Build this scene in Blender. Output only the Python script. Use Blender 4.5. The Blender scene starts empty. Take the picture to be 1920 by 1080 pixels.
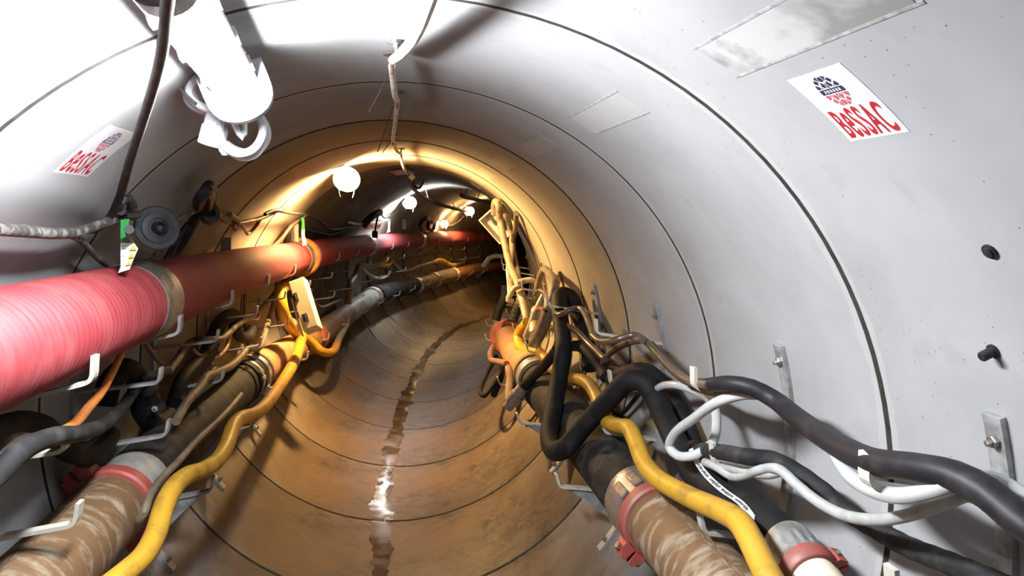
import bpy, bmesh, math, random
from mathutils import Vector, Matrix

# ------------------------------------------------------------------ camera, world, exposure
scene = bpy.context.scene
COL = scene.collection
YAW, PITCH, ROLL = 0.1656, -0.0903, 0.0299
cd = bpy.data.cameras.new('camera')
cd.sensor_width = 36.0
cd.lens = 26.25
cd.clip_start = 0.02
cd.clip_end = 100
cam = bpy.data.objects.new('camera', cd)
COL.objects.link(cam)
_f = Vector((math.sin(YAW) * math.cos(PITCH), math.cos(YAW) * math.cos(PITCH), math.sin(PITCH)))
_r = Vector((math.cos(YAW), -math.sin(YAW), 0))
_u = _r.cross(_f)
_r2 = _r * math.cos(ROLL) + _u * math.sin(ROLL)
_u2 = _u * math.cos(ROLL) - _r * math.sin(ROLL)
cam.matrix_world = Matrix(((_r2.x, _u2.x, -_f.x, -0.0469), (_r2.y, _u2.y, -_f.y, 0.0),
                           (_r2.z, _u2.z, -_f.z, 0.6121), (0, 0, 0, 1)))
scene.camera = cam
w = bpy.data.worlds.new('world')
scene.world = w
w.use_nodes = True
w.node_tree.nodes['Background'].inputs[0].default_value = (0.0, 0.0, 0.0, 1)
w.node_tree.nodes['Background'].inputs[1].default_value = 0.0
scene.view_settings.view_transform = 'Standard'
scene.view_settings.look = 'None'
scene.view_settings.exposure = 0.8
scene.view_settings.gamma = 1.0
scene.view_settings.use_curve_mapping = False
LAMP_WHITE, LAMP_WARM, LAMP_FAR = 235.0, 1900.0, 620.0          # emission of the tunnel's own lamps
random.seed(4)

# ------------------------------------------------------------------ tunnel coordinates
# (s, x, z): station along the bore, offset right of the axis, height above the axis. Bore radius 1 m,
# straight up to S0, then a steady right-hand bend of 25 m radius.
S0, RC = 3.2, 25.0
def T(s, x, z):
    if s <= S0:
        return Vector((x, s, z))
    th = (s - S0) / RC
    return Vector((RC - (RC - x) * math.cos(th), S0 + (RC - x) * math.sin(th), z))
def polar(s, a, r=1.0):
    a = math.radians(a)
    return (s, r * math.sin(a), r * math.cos(a))

# ------------------------------------------------------------------ materials
MATS = {}
def nt(name):
    m = bpy.data.materials.new(name)
    m.use_nodes = True
    t = m.node_tree
    MATS[name] = m
    return m, t, t.nodes['Principled BSDF']
def N(t, kind, **kw):
    n = t.nodes.new(kind)
    for k, v in kw.items():
        if k.startswith('i_'):
            k2 = k[2:]
            n.inputs[int(k2) if k2.isdigit() else k2].default_value = v
        else:
            setattr(n, k, v)
    return n
def ramp(t, src, stops):
    r = t.nodes.new('ShaderNodeValToRGB')
    el = r.color_ramp.elements
    while len(el) < len(stops):
        el.new(0.5)
    for e, (p, c) in zip(el, stops):
        e.position = p
        e.color = c if len(c) == 4 else (*c, 1)
    t.links.new(src, r.inputs[0])
    return r.outputs[0]
def mixc(t, fac, a, b):
    m = t.nodes.new('ShaderNodeMix')
    m.data_type = 'RGBA'
    for sock, v in ((m.inputs[0], fac), (m.inputs[6], a), (m.inputs[7], b)):
        if hasattr(v, 'is_linked'):
            t.links.new(v, sock)
        else:
            sock.default_value = v if not isinstance(v, tuple) or len(v) == 4 else (*v, 1)
    return m.outputs[2]
def mth(t, op, a, b=0.0, c=0.0):
    m = t.nodes.new('ShaderNodeMath')
    m.operation = op
    for i, v in enumerate((a, b, c)):
        if hasattr(v, 'is_linked'):
            t.links.new(v, m.inputs[i])
        else:
            m.inputs[i].default_value = v
    return m.outputs[0]
def noise(t, vec, scale, detail=4.0, rough=0.55, dist=0.0):
    n = N(t, 'ShaderNodeTexNoise', i_Scale=scale, i_Detail=detail, i_Roughness=rough, i_Distortion=dist)
    t.links.new(vec, n.inputs['Vector'])
    return n.outputs['Fac']
def mapv(t, vec, sc):
    m = N(t, 'ShaderNodeMapping')
    m.inputs['Scale'].default_value = sc
    t.links.new(vec, m.inputs['Vector'])
    return m.outputs[0]
def bump(t, b, h, strength=0.2, dist=0.01):
    n = N(t, 'ShaderNodeBump', i_Strength=strength, i_Distance=dist)
    t.links.new(h, n.inputs['Height'])
    t.links.new(n.outputs[0], b.inputs['Normal'])

def simple(name, c1, c2, rough=0.5, metal=0.0, scale=25.0, lo=0.4, hi=0.62, bmp=0.15, stretch=None, rough2=None, coat=0.0):
    """two tone dirty surface: c1 clean, c2 dirt"""
    m, t, b = nt(name)
    g = N(t, 'ShaderNodeTexCoord').outputs['Object']
    if stretch:
        g = mapv(t, N(t, 'ShaderNodeUVMap').outputs[0], stretch)
    f = noise(t, g, scale, 5.0, 0.6, 0.4)
    fc = ramp(t, f, [(lo, (0, 0, 0)), (hi, (1, 1, 1))])
    t.links.new(mixc(t, fc, c1, c2), b.inputs['Base Color'])
    if rough2 is not None:
        t.links.new(mth(t, 'MULTIPLY_ADD', fc, rough2 - rough, rough), b.inputs['Roughness'])
    else:
        b.inputs['Roughness'].default_value = rough
    b.inputs['Metallic'].default_value = metal
    b.inputs['Coat Weight'].default_value = coat
    if bmp:
        bump(t, b, f, bmp, 0.004)
    return m

def concrete(name, base=(0.315, 0.318, 0.326), dark=(0.255, 0.255, 0.26), mud=True):
    m, t, b = nt(name)
    uv = N(t, 'ShaderNodeUVMap').outputs[0]
    ob = N(t, 'ShaderNodeTexCoord').outputs['Object']
    sep = N(t, 'ShaderNodeSeparateXYZ')
    t.links.new(uv, sep.inputs[0])
    u, v = sep.outputs[0], sep.outputs[1]                     # u station inside the pipe 0..1, v angle from crown / pi
    n1 = noise(t, ob, 2.3, 5.0, 0.6, 0.3)
    col = mixc(t, ramp(t, n1, [(0.35, (0, 0, 0)), (0.7, (1, 1, 1))]), base, dark)
    # rubbed smudges along the circumference
    sm = noise(t, mapv(t, uv, (9.0, 26.0, 1)), 1.0, 3.0, 0.5, 0.2)
    col = mixc(t, mth(t, 'MULTIPLY', ramp(t, sm, [(0.60, (0, 0, 0)), (0.70, (1, 1, 1))]), 0.45), col, (0.25, 0.255, 0.26))
    # air-bubble pits
    vo = N(t, 'ShaderNodeTexVoronoi', i_Scale=46.0)
    t.links.new(ob, vo.inputs['Vector'])
    msk = noise(t, ob, 3.5, 2.0)
    pit = mth(t, 'MULTIPLY', mth(t, 'LESS_THAN', vo.outputs['Distance'], 0.075),
              mth(t, 'GREATER_THAN', msk, 0.53))
    col = mixc(t, mth(t, 'MULTIPLY', pit, 0.75), col, (0.06, 0.06, 0.06))
    # pale mortar margin on both ends of each pipe
    edge = mth(t, 'ABSOLUTE', mth(t, 'SUBTRACT', u, 0.5))
    em = noise(t, mapv(t, uv, (3.0, 14.0, 1)), 1.5, 4.0)
    band = mth(t, 'GREATER_THAN', mth(t, 'MULTIPLY_ADD', em, 0.05, edge), 0.492)
    col = mixc(t, mth(t, 'MULTIPLY', band, 0.25), col, (0.46, 0.44, 0.41))
    rough = mth(t, 'MULTIPLY_ADD', n1, 0.2, 0.78)
    b.inputs['Specular IOR Level'].default_value = 0.28
    if mud:
        ma = noise(t, ob, 1.6, 5.0, 0.62, 0.5)
        av = mth(t, 'ABSOLUTE', v)                            # 0 crown .. 1 invert
        lvl = mth(t, 'MULTIPLY_ADD', ma, 0.30, av)
        mm = ramp(t, lvl, [(0.72, (0, 0, 0)), (0.93, (1, 1, 1))])
        big = noise(t, ob, 1.1, 4.0, 0.55, 0.3)
        mc = mixc(t, ramp(t, big, [(0.35, (0, 0, 0)), (0.68, (1, 1, 1))]), (0.115, 0.072, 0.040), (0.060, 0.037, 0.021))
        st = noise(t, mapv(t, uv, (1.2, 5.0, 1)), 4.0, 7.0, 0.7, 0.5)
        mc = mixc(t, mth(t, 'MULTIPLY', ramp(t, st, [(0.45, (0, 0, 0)), (0.7, (1, 1, 1))]), 0.5), mc, (0.045, 0.029, 0.017))
        dk = noise(t, mapv(t, uv, (5.0, 16.0, 1)), 1.6, 6.0, 0.65, 1.2)
        dm = mth(t, 'MULTIPLY', ramp(t, dk, [(0.46, (0, 0, 0)), (0.60, (1, 1, 1))]), ramp(t, noise(t, ob, 1.9, 3.0), [(0.43, (0, 0, 0)), (0.56, (1, 1, 1))]))
        mc = mixc(t, mth(t, 'MULTIPLY', dm, 0.85), mc, (0.016, 0.011, 0.008))
        gs = noise(t, ob, 2.6, 5.0, 0.6, 0.4)
        mc = mixc(t, mth(t, 'MULTIPLY', ramp(t, gs, [(0.52, (0, 0, 0)), (0.7, (1, 1, 1))]), 0.35), mc, (0.12, 0.10, 0.08))
        col = mixc(t, mth(t, 'MULTIPLY', mm, 0.93), col, mc)
        wet = ramp(t, mth(t, 'MULTIPLY_ADD', gs, 0.12, av), [(0.80, (0, 0, 0)), (0.97, (1, 1, 1))])
        wr = mth(t, 'MULTIPLY_ADD', dk, 0.30, 0.20)
        mx = N(t, 'ShaderNodeMix')
        for sck, vv in ((mx.inputs[0], wet), (mx.inputs[2], rough), (mx.inputs[3], wr)):
            t.links.new(vv, sck)
        rough = mx.outputs[0]
    t.links.new(col, b.inputs['Base Color'])
    t.links.new(rough, b.inputs['Roughness'])
    fine = noise(t, ob, 60.0, 4.0, 0.6)
    h = mth(t, 'ADD', mth(t, 'MULTIPLY', fine, 0.25), mth(t, 'MULTIPLY_ADD', pit, -0.8, noise(t, ob, 7.0, 3.0)))
    bump(t, b, h, 0.22, 0.006)
    return m

def emit(name, color, strength):
    m, t, b = nt(name)
    b.inputs['Base Color'].default_value = (0.9, 0.9, 0.9, 1)
    b.inputs['Emission Color'].default_value = (*color, 1)
    b.inputs['Emission Strength'].default_value = strength
    return m

M = {}
M['concrete'] = concrete('concrete')
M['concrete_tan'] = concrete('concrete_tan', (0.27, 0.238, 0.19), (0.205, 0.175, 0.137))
M['concrete_dark'] = concrete('concrete_dark', (0.13, 0.12, 0.11), (0.08, 0.073, 0.066))  # darker base tone for a few pipes in the bend
M['seal'] = simple('joint_rubber', (0.016, 0.015, 0.015), (0.035, 0.033, 0.03), 0.85, scale=30)
M['grout'] = simple('grout', (0.36, 0.36, 0.36), (0.19, 0.187, 0.18), 0.85, scale=3.2, lo=0.46, hi=0.56, bmp=0.3)
M['groove'] = simple('groove_dirt', (0.20, 0.20, 0.20), (0.35, 0.35, 0.34), 0.9, scale=40)
M['duct_red'] = simple('duct_red', (0.20, 0.018, 0.024), (0.28, 0.075, 0.072), 0.7, scale=3.0, lo=0.45, hi=0.9, bmp=0.05, stretch=(3.0, 1.2, 1), rough2=0.8)
M['duct_orange'] = simple('orange_coupling', (0.62, 0.20, 0.05), (0.45, 0.12, 0.05), 0.5)
M['steel'] = simple('worn_steel', (0.42, 0.42, 0.41), (0.20, 0.18, 0.16), 0.35, 0.85, scale=14, bmp=0.1, rough2=0.6)
M['chrome'] = simple('bright_sleeve', (0.78, 0.78, 0.77), (0.48, 0.47, 0.45), 0.22, 0.9, scale=10, bmp=0.08, rough2=0.5)
M['galv'] = simple('galvanised', (0.46, 0.47, 0.48), (0.28, 0.28, 0.28), 0.5, 0.55, scale=22, bmp=0.06)
M['galv_pale'] = simple('galvanised_pale', (0.48, 0.47, 0.42), (0.33, 0.32, 0.29), 0.55, 0.15, scale=28, lo=0.5, hi=0.72, bmp=0.06)
M['bolt'] = simple('bolt_zinc', (0.40, 0.40, 0.40), (0.16, 0.14, 0.12), 0.35, 0.85, scale=60)
M['rust_iron'] = simple('rusty_iron', (0.16, 0.085, 0.05), (0.07, 0.045, 0.035), 0.75, 0.1, scale=25)
M['pipe_mud'] = simple('mud_splashed_pipe', (0.15, 0.085, 0.04), (0.33, 0.28, 0.21), 0.6, 0.0, scale=1.0, lo=0.50, hi=0.68, bmp=0.5, stretch=(24.0, 5.0, 1))
M['pipe_rust'] = simple('rusty_pipe', (0.42, 0.215, 0.095), (0.27, 0.13, 0.06), 0.62, 0.0, scale=8, bmp=0.2)
M['pipe_brown'] = simple('brown_pipe', (0.21, 0.135, 0.085), (0.12, 0.08, 0.055), 0.6, scale=8, bmp=0.2)
M['pipe_grey'] = simple('grey_pipe', (0.33, 0.34, 0.33), (0.17, 0.165, 0.155), 0.5, scale=9)
M['clamp_red'] = simple('red_clamp', (0.36, 0.055, 0.045), (0.22, 0.09, 0.07), 0.5, scale=18, bmp=0.2)
M['flange_red'] = simple('red_flange', (0.50, 0.13, 0.07), (0.30, 0.11, 0.06), 0.55, scale=14)
M['rubber'] = simple('black_rubber', (0.007, 0.007, 0.008), (0.022, 0.022, 0.023), 0.7, scale=11, lo=0.5, hi=0.72, bmp=0.25)
M['rubber_dust'] = simple('dusty_rubber', (0.012, 0.012, 0.013), (0.045, 0.044, 0.044), 0.72, scale=16, lo=0.45, hi=0.7, bmp=0.3)
M['cable_black'] = simple('black_cable', (0.012, 0.011, 0.013), (0.03, 0.027, 0.029), 0.5, scale=20, lo=0.5, hi=0.75, bmp=0.1)
M['cable_mud'] = simple('muddy_cable', (0.04, 0.037, 0.037), (0.19, 0.18, 0.175), 0.65, scale=45, lo=0.48, hi=0.62, bmp=0.4)
M['cable_dusty'] = simple('dusty_cable', (0.016, 0.016, 0.018), (0.06, 0.06, 0.063), 0.6, scale=22, lo=0.45, hi=0.75, bmp=0.15)
M['cable_bronze'] = simple('bronze_cable', (0.12, 0.075, 0.045), (0.06, 0.045, 0.035), 0.3, 0.0, scale=15, bmp=0.05, coat=0.3)
M['cable_brown'] = simple('brown_cable', (0.13, 0.085, 0.064), (0.07, 0.048, 0.037), 0.5, scale=20)
M['cable_copper'] = simple('copper_cable', (0.30, 0.15, 0.09), (0.17, 0.09, 0.06), 0.42, scale=20)
M['cable_grey'] = simple('grey_cable', (0.33, 0.335, 0.33), (0.2, 0.2, 0.195), 0.5, scale=20, lo=0.45, hi=0.75)
M['cable_olive'] = simple('olive_cable', (0.17, 0.135, 0.092), (0.09, 0.072, 0.05), 0.55, scale=20)
M['cable_beige'] = simple('beige_cable', (0.33, 0.28, 0.20), (0.20, 0.16, 0.11), 0.5, scale=20)
M['hose_clear'] = simple('milky_hose', (0.42, 0.435, 0.44), (0.32, 0.33, 0.33), 0.25, scale=12, lo=0.45, hi=0.8, bmp=0.03, coat=0.4)
M['hose_yellow'] = simple('yellow_hose', (0.43, 0.24, 0.022), (0.16, 0.095, 0.025), 0.42, scale=12, lo=0.5, hi=0.74, bmp=0.12)
M['cable_orange'] = simple('orange_cable', (0.62, 0.20, 0.035), (0.34, 0.11, 0.03), 0.5, scale=14)
M['white_cord'] = simple('white_cord', (0.72, 0.70, 0.66), (0.50, 0.47, 0.42), 0.5, scale=18)
M['plastic_black'] = simple('black_plastic', (0.014, 0.014, 0.016), (0.035, 0.035, 0.035), 0.45, scale=20)
M['plastic_grey'] = simple('grey_plastic', (0.030, 0.030, 0.034), (0.016, 0.016, 0.018), 0.5, scale=14)
M['lamp_grey'] = simple('lamp_housing', (0.36, 0.37, 0.39), (0.24, 0.24, 0.25), 0.45, scale=12)
M['cream'] = simple('cream_paint', (0.68, 0.62, 0.47), (0.48, 0.42, 0.30), 0.5, scale=8, lo=0.5, hi=0.75)
M['cream_dark'] = simple('cream_recess', (0.10, 0.085, 0.06), (0.06, 0.05, 0.04), 0.6)
M['white_paint'] = simple('white_frame', (0.72, 0.68, 0.60), (0.52, 0.47, 0.39), 0.5, scale=10)
M['paper'] = simple('sticker_white', (0.50, 0.50, 0.525), (0.48, 0.48, 0.50), 0.4, scale=6, bmp=0)
M['ink_red'] = simple('ink_red', (0.36, 0.012, 0.018), (0.34, 0.012, 0.02), 0.45, bmp=0)
M['ink_navy'] = simple('ink_navy', (0.018, 0.018, 0.055), (0.02, 0.02, 0.06), 0.45, bmp=0)
M['ink_pink'] = simple('ink_pink', (0.40, 0.07, 0.085), (0.4, 0.08, 0.09), 0.45, bmp=0)
M['tag_green'] = simple('tag_green', (0.02, 0.26, 0.05), (0.015, 0.20, 0.04), 0.45, scale=12, bmp=0)
M['tag_white'] = simple('tag_white', (0.66, 0.68, 0.68), (0.55, 0.56, 0.55), 0.45, scale=12, bmp=0)
M['tag_yellow'] = simple('tag_yellow', (0.60, 0.46, 0.03), (0.5, 0.38, 0.03), 0.5, bmp=0)
M['tag_ink'] = simple('tag_ink', (0.10, 0.10, 0.10), (0.06, 0.06, 0.06), 0.5, bmp=0)
M['brass'] = simple('brass', (0.55, 0.45, 0.25), (0.30, 0.22, 0.11), 0.35, 0.7, scale=30)
M['water'] = simple('muddy_water', (0.055, 0.040, 0.028), (0.10, 0.07, 0.045), 0.07, scale=6, bmp=0.35, rough2=0.2)
M['disc_glow_warm'] = emit('end_disc_glow_warm', (1.0, 0.74, 0.40), 4.0)  # weak glow painted on the lamps' shading discs in place of glare
M['disc_glow_white'] = emit('end_disc_glow_white', (0.94, 0.97, 1.0), 4.0)
M['globe_white'] = emit('globe_glow_white', (0.94, 0.97, 1.0), LAMP_FAR)
M['far_warm'] = emit('far_glow_warm', (1.0, 0.62, 0.24), LAMP_FAR)
M['white_light'] = emit('lamp_glow_white', (0.94, 0.97, 1.0), LAMP_WHITE)
M['warm_light'] = emit('lamp_glow_warm', (1.0, 0.62, 0.24), LAMP_WARM)

for k in ('rubber', 'rubber_dust', 'plastic_black', 'plastic_grey', 'cable_dusty', 'seal', 'cable_black'):
    M[k].node_tree.nodes['Principled BSDF'].inputs['Specular IOR Level'].default_value = 0.22

# ------------------------------------------------------------------ mesh helpers
ORG = {}
def make(name, verts, faces, mat, parent=None, uvs=None, smooth=False, mats=None, recalc=True):
    vs = [Vector(v) for v in verts]
    n = len(vs)
    org = Vector((sum(v.x for v in vs) / n, sum(v.y for v in vs) / n, min(v.z for v in vs)))
    me = bpy.data.meshes.new(name)
    me.from_pydata([v - org for v in vs], [], faces)
    me.materials.append(M[mat])
    if uvs:
        ul = me.uv_layers.new(name='UVMap')
        vi = [0] * len(me.loops)
        me.loops.foreach_get('vertex_index', vi)
        flat = []
        for i in vi:
            flat.extend(uvs[i])
        ul.data.foreach_set('uv', flat)
    if recalc:
        bm = bmesh.new()
        bm.from_mesh(me)
        bmesh.ops.recalc_face_normals(bm, faces=bm.faces)
        bm.to_mesh(me)
        bm.free()
    if smooth:
        me.polygons.foreach_set('use_smooth', [True] * len(me.polygons))
        me.set_sharp_from_angle(angle=math.radians(40))
    o = bpy.data.objects.new(name, me)
    COL.objects.link(o)
    if parent is not None:
        o.parent = parent
        o.location = org - ORG[parent]
    else:
        o.location = org
    ORG[o] = org
    return o
def empty(name, loc):
    o = bpy.data.objects.new(name, None)
    o.empty_display_size = 0.05
    COL.objects.link(o)
    o.location = loc
    ORG[o] = Vector(loc)
    return o
def tag(o, label, cat, group=None):
    o['label'] = label
    o['category'] = cat
    if group:
        o['group'] = group
    return o
def root(name, loc, label, cat, group=None):
    return tag(empty(name, T(*loc)), label, cat, group)

def catmull(pts, rad, step):
    P = [Vector(p) for p in pts]
    if len(P) == 2:
        n = max(1, int((P[1] - P[0]).length / step))
        return [P[0].lerp(P[1], i / n) for i in range(n + 1)], [rad[0] + (rad[1] - rad[0]) * i / n for i in range(n + 1)]
    ext = [P[0] * 2 - P[1]] + P + [P[-1] * 2 - P[-2]]
    out, rr = [], []
    for i in range(1, len(ext) - 2):
        p0, p1, p2, p3 = ext[i - 1:i + 3]
        d1, d0, d2 = max((p2 - p1).length, 1e-5) ** .5, max((p1 - p0).length, 1e-5) ** .5, max((p3 - p2).length, 1e-5) ** .5
        m1 = (p2 - p1) / d1 - (p2 - p0) / (d0 + d1) + (p1 - p0) / d0
        m2 = (p3 - p2) / d2 - (p3 - p1) / (d1 + d2) + (p2 - p1) / d1
        m1 *= d1
        m2 *= d1
        n = max(2, min(60, int((p2 - p1).length / step)))
        for k in range(n):
            t = k / n
            t2, t3 = t * t, t * t * t
            out.append(p1 * (2 * t3 - 3 * t2 + 1) + m1 * (t3 - 2 * t2 + t) + p2 * (-2 * t3 + 3 * t2) + m2 * (t3 - t2))
            rr.append(rad[i - 1] + (rad[i] - rad[i - 1]) * t)
    out.append(P[-1])
    rr.append(rad[-1])
    return out, rr
def sweep(W, R, n, closed=False):
    """verts, faces, uvs of a round tube through world points W with radii R (None = no cap collapse)"""
    tang = []
    for i in range(len(W)):
        a, b = W[max(0, i - 1)], W[min(len(W) - 1, i + 1)]
        d = b - a
        tang.append(d.normalized() if d.length > 1e-9 else (tang[-1] if tang else Vector((0, 1, 0))))
    ref = Vector((0, 0, 1)) if abs(tang[0].z) < 0.9 else Vector((1, 0, 0))
    u = (ref - tang[0] * ref.dot(tang[0])).normalized()
    V, F, UV = [], [], []
    L = 0.0
    for i, (p, r) in enumerate(zip(W, R)):
        if i:
            L += (W[i] - W[i - 1]).length
            u = (u - tang[i] * u.dot(tang[i]))
            u = u.normalized() if u.length > 1e-6 else tang[i].orthogonal().normalized()
        v = tang[i].cross(u)
        for k in range(n):
            a = 2 * math.pi * k / n
            V.append(p + (u * math.cos(a) + v * math.sin(a)) * r)
            UV.append((L, k / n))
    for i in range(len(W) - 1):
        for k in range(n):
            k2 = (k + 1) % n
            F.append((i * n + k, i * n + k2, (i + 1) * n + k2, (i + 1) * n + k))
    F.append(tuple(range(n))[::-1])
    F.append(tuple((len(W) - 1) * n + k for k in range(n)))
    return V, F, UV
def tube(name, pts, r, mat, parent=None, n=10, step=0.018, rib=None):
    rad = list(r) if isinstance(r, (list, tuple)) else [r] * len(pts)
    if len(rad) != len(pts):
        a, b = rad[0], rad[-1]
        rad = [a + (b - a) * i / (len(pts) - 1) for i in range(len(pts))]
    C, R = catmull(pts, rad, step)
    if rib:
        L = 0
        for i in range(len(C)):
            if i:
                L += (C[i] - C[i - 1]).length
            R[i] *= 1 + rib[1] * (0.5 + 0.5 * math.cos(2 * math.pi * L / rib[0]))
    W = [T(*c) for c in C]
    V, F, UV = sweep(W, R, n)
    return make(name, V, F, mat, parent, UV, smooth=True)
def lathe(name, p0, p1, prof, mat, parent=None, n=24):
    """revolve prof [(distance from p0 along p0->p1, radius)] ; tunnel coordinates"""
    a, b = T(*p0), T(*p1)
    d = (b - a).normalized()
    ref = Vector((0, 0, 1)) if abs(d.z) < 0.9 else Vector((1, 0, 0))
    u = (ref - d * ref.dot(d)).normalized()
    v = d.cross(u)
    V, F, UV = [], [], []
    for t, r in prof:
        r = max(r, 1e-4)
        for k in range(n):
            an = 2 * math.pi * k / n
            V.append(a + d * t + (u * math.cos(an) + v * math.sin(an)) * r)
            UV.append((t, k / n))
    for i in range(len(prof) - 1):
        for k in range(n):
            k2 = (k + 1) % n
            F.append((i * n + k, i * n + k2, (i + 1) * n + k2, (i + 1) * n + k))
    F.append(tuple(range(n))[::-1])
    F.append(tuple((len(prof) - 1) * n + k for k in range(n)))
    return make(name, V, F, mat, parent, UV, smooth=True)
def extrude(name, poly, s0, s1, mat, parent=None):
    """polygon in the (x, z) section plane extruded from station s0 to s1"""
    n = len(poly)
    V = [T(s0, x, z) for x, z in poly] + [T(s1, x, z) for x, z in poly]
    F = [tuple(range(n)), tuple(range(n, 2 * n))[::-1]] + [(k, (k + 1) % n, n + (k + 1) % n, n + k) for k in range(n)]
    return make(name, V, F, mat, parent)
def ribbon_poly(path, t):
    """outline of a bar of thickness t along an (x, z) path"""
    L, R = [], []
    for i, p in enumerate(path):
        a, b = Vector(path[max(0, i - 1)]), Vector(path[min(len(path) - 1, i + 1)])
        d = (b - a).normalized()
        nn = Vector((-d.y, d.x)) * t / 2
        L.append((p[0] + nn.x, p[1] + nn.y))
        R.append((p[0] - nn.x, p[1] - nn.y))
    return L + R[::-1]
def rounded(path, r=0.02, k=4):
    a, c, b = Vector(path[0]), Vector(path[1]), Vector(path[2])
    p = c + (a - c).normalized() * r
    q = c + (b - c).normalized() * r
    out = [tuple(a)]
    for i in range(k + 1):
        t = i / k
        out.append(tuple(p * (1 - t) ** 2 + c * 2 * t * (1 - t) + q * t * t))
    return out + [tuple(b)]
def slab(name, o, u, v, nrm, w, h, d, mat, parent=None, bev=0.006):
    """bevelled box; o world corner-centre, axes u v nrm (unit), size w h d, o is the centre of the back face"""
    bm = bmesh.new()
    bmesh.ops.create_cube(bm, size=1.0)
    for q in bm.verts:
        q.co = Vector((q.co.x * w, q.co.y * h, (q.co.z + 0.5) * d))
    if bev:
        bmesh.ops.bevel(bm, geom=list(bm.edges), offset=bev, segments=2, affect='EDGES', profile=0.5)
    bm.verts.ensure_lookup_table()
    V = [o + u * q.co.x + v * q.co.y + nrm * q.co.z for q in bm.verts]
    F = [tuple(x.index for x in f.verts) for f in bm.faces]
    bm.free()
    return make(name, V, F, mat, parent)
def hexbolt(parent, p, q, r=0.011, head=0.010, name='bolt'):
    """hex head with a short threaded stud from p towards q (tunnel coordinates)"""
    a, b = T(*p), T(*q)
    d = (b - a).normalized()
    u = d.orthogonal().normalized()
    v = d.cross(u)
    V, F = [], []
    prof = [(0, r), (head * .85, r), (head, r * .85), (head, r * .5), (head * 1.9, r * .5), (head * 2.0, r * .4)]
    for t, rr in prof:
        for k in range(6):
            an = math.pi * k / 3
            V.append(a + d * t + (u * math.cos(an) + v * math.sin(an)) * rr)
    for i in range(len(prof) - 1):
        for k in range(6):
            F.append((i * 6 + k, i * 6 + (k + 1) % 6, (i + 1) * 6 + (k + 1) % 6, (i + 1) * 6 + k))
    F += [tuple(range(6))[::-1], tuple((len(prof) - 1) * 6 + k for k in range(6))]
    return make(name, V, F, 'bolt', parent)
ORD = ['nearest', 'second', 'third', 'fourth', 'fifth', 'sixth', 'seventh', 'eighth', 'ninth', 'tenth', 'eleventh', 'twelfth',
       'thirteenth', 'fourteenth', 'fifteenth', 'sixteenth', 'seventeenth', 'eighteenth', 'nineteenth', 'twentieth']

# ------------------------------------------------------------------ the bore: concrete pipes butted end to end
JOINTS = [-4.62, -3.76, -2.9, -2.04, -1.2, -0.345, 0.51, 1.365, 2.222, 3.08, 3.89, 4.771]
while JOINTS[-1] < 24:
    JOINTS.append(JOINTS[-1] + 0.86)
NA = 120
shell = empty('wall_tunnel', T(0, 0, -1.0))
shell['kind'] = 'structure'
shell['label'] = 'round grey concrete tunnel bore of jacked pipes, muddy along the invert'
def ring_mesh(name, prof, mat, u0, u1):
    V, F, UV = [], [], []
    for (s, r) in prof:
        for k in range(NA + 1):
            a = -180 + 360.0 * k / NA
            V.append(T(*polar(s, a, r)))
            UV.append(((s - u0) / (u1 - u0), a / 180.0))
    m = NA + 1
    for i in range(len(prof) - 1):
        for k in range(NA):
            F.append((i * m + k, (i + 1) * m + k, (i + 1) * m + k + 1, i * m + k + 1))
    return make(name, V, F, mat, shell, UV, smooth=True, recalc=False)
for i in range(len(JOINTS) - 1):
    a, b = JOINTS[i], JOINTS[i + 1]
    ga = 0.0085 if i == 7 else 0.0045 if i < 9 else 0.007
    gb = 0.0085 if i + 1 == 7 else 0.0045 if i + 1 < 9 else 0.007
    prof = [(a + ga, 1.05), (a + ga, 1.001), (a + ga + 0.001, 1.0)]
    for k in range(1, 4):
        prof.append((a + (b - a) * k / 4, 1.0))
    prof += [(b - gb - 0.001, 1.0), (b - gb, 1.001), (b - gb, 1.05)]
    ring_mesh('concrete_pipe', prof, 'concrete_dark' if 5.5 < a < 8.0 else 'concrete_tan' if a > 3.0 else 'concrete', a, b)
    lip = 0.0 if i + 1 == 7 else 0.0012 if i + 1 < 9 else 0.004 if i + 1 < 12 else 0.0015
    ring_mesh('joint_seal', [(b - 0.02, 1.002), (b - 0.0085, 1.0007), (b - 0.0065, 1.0007 - lip), (b + 0.0065, 1.0007 - lip), (b + 0.0085, 1.0007), (b + 0.02, 1.002)], 'seal', a, b)
# end of the visible drive: dark bulkhead ring far round the bend and one behind the camera
for s in (JOINTS[0], JOINTS[-1]):
    V = [T(*polar(s, 360.0 * k / 48, 1.06)) for k in range(48)]
    make('bulkhead', V, [tuple(range(48))], 'groove', shell, recalc=False)
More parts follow.
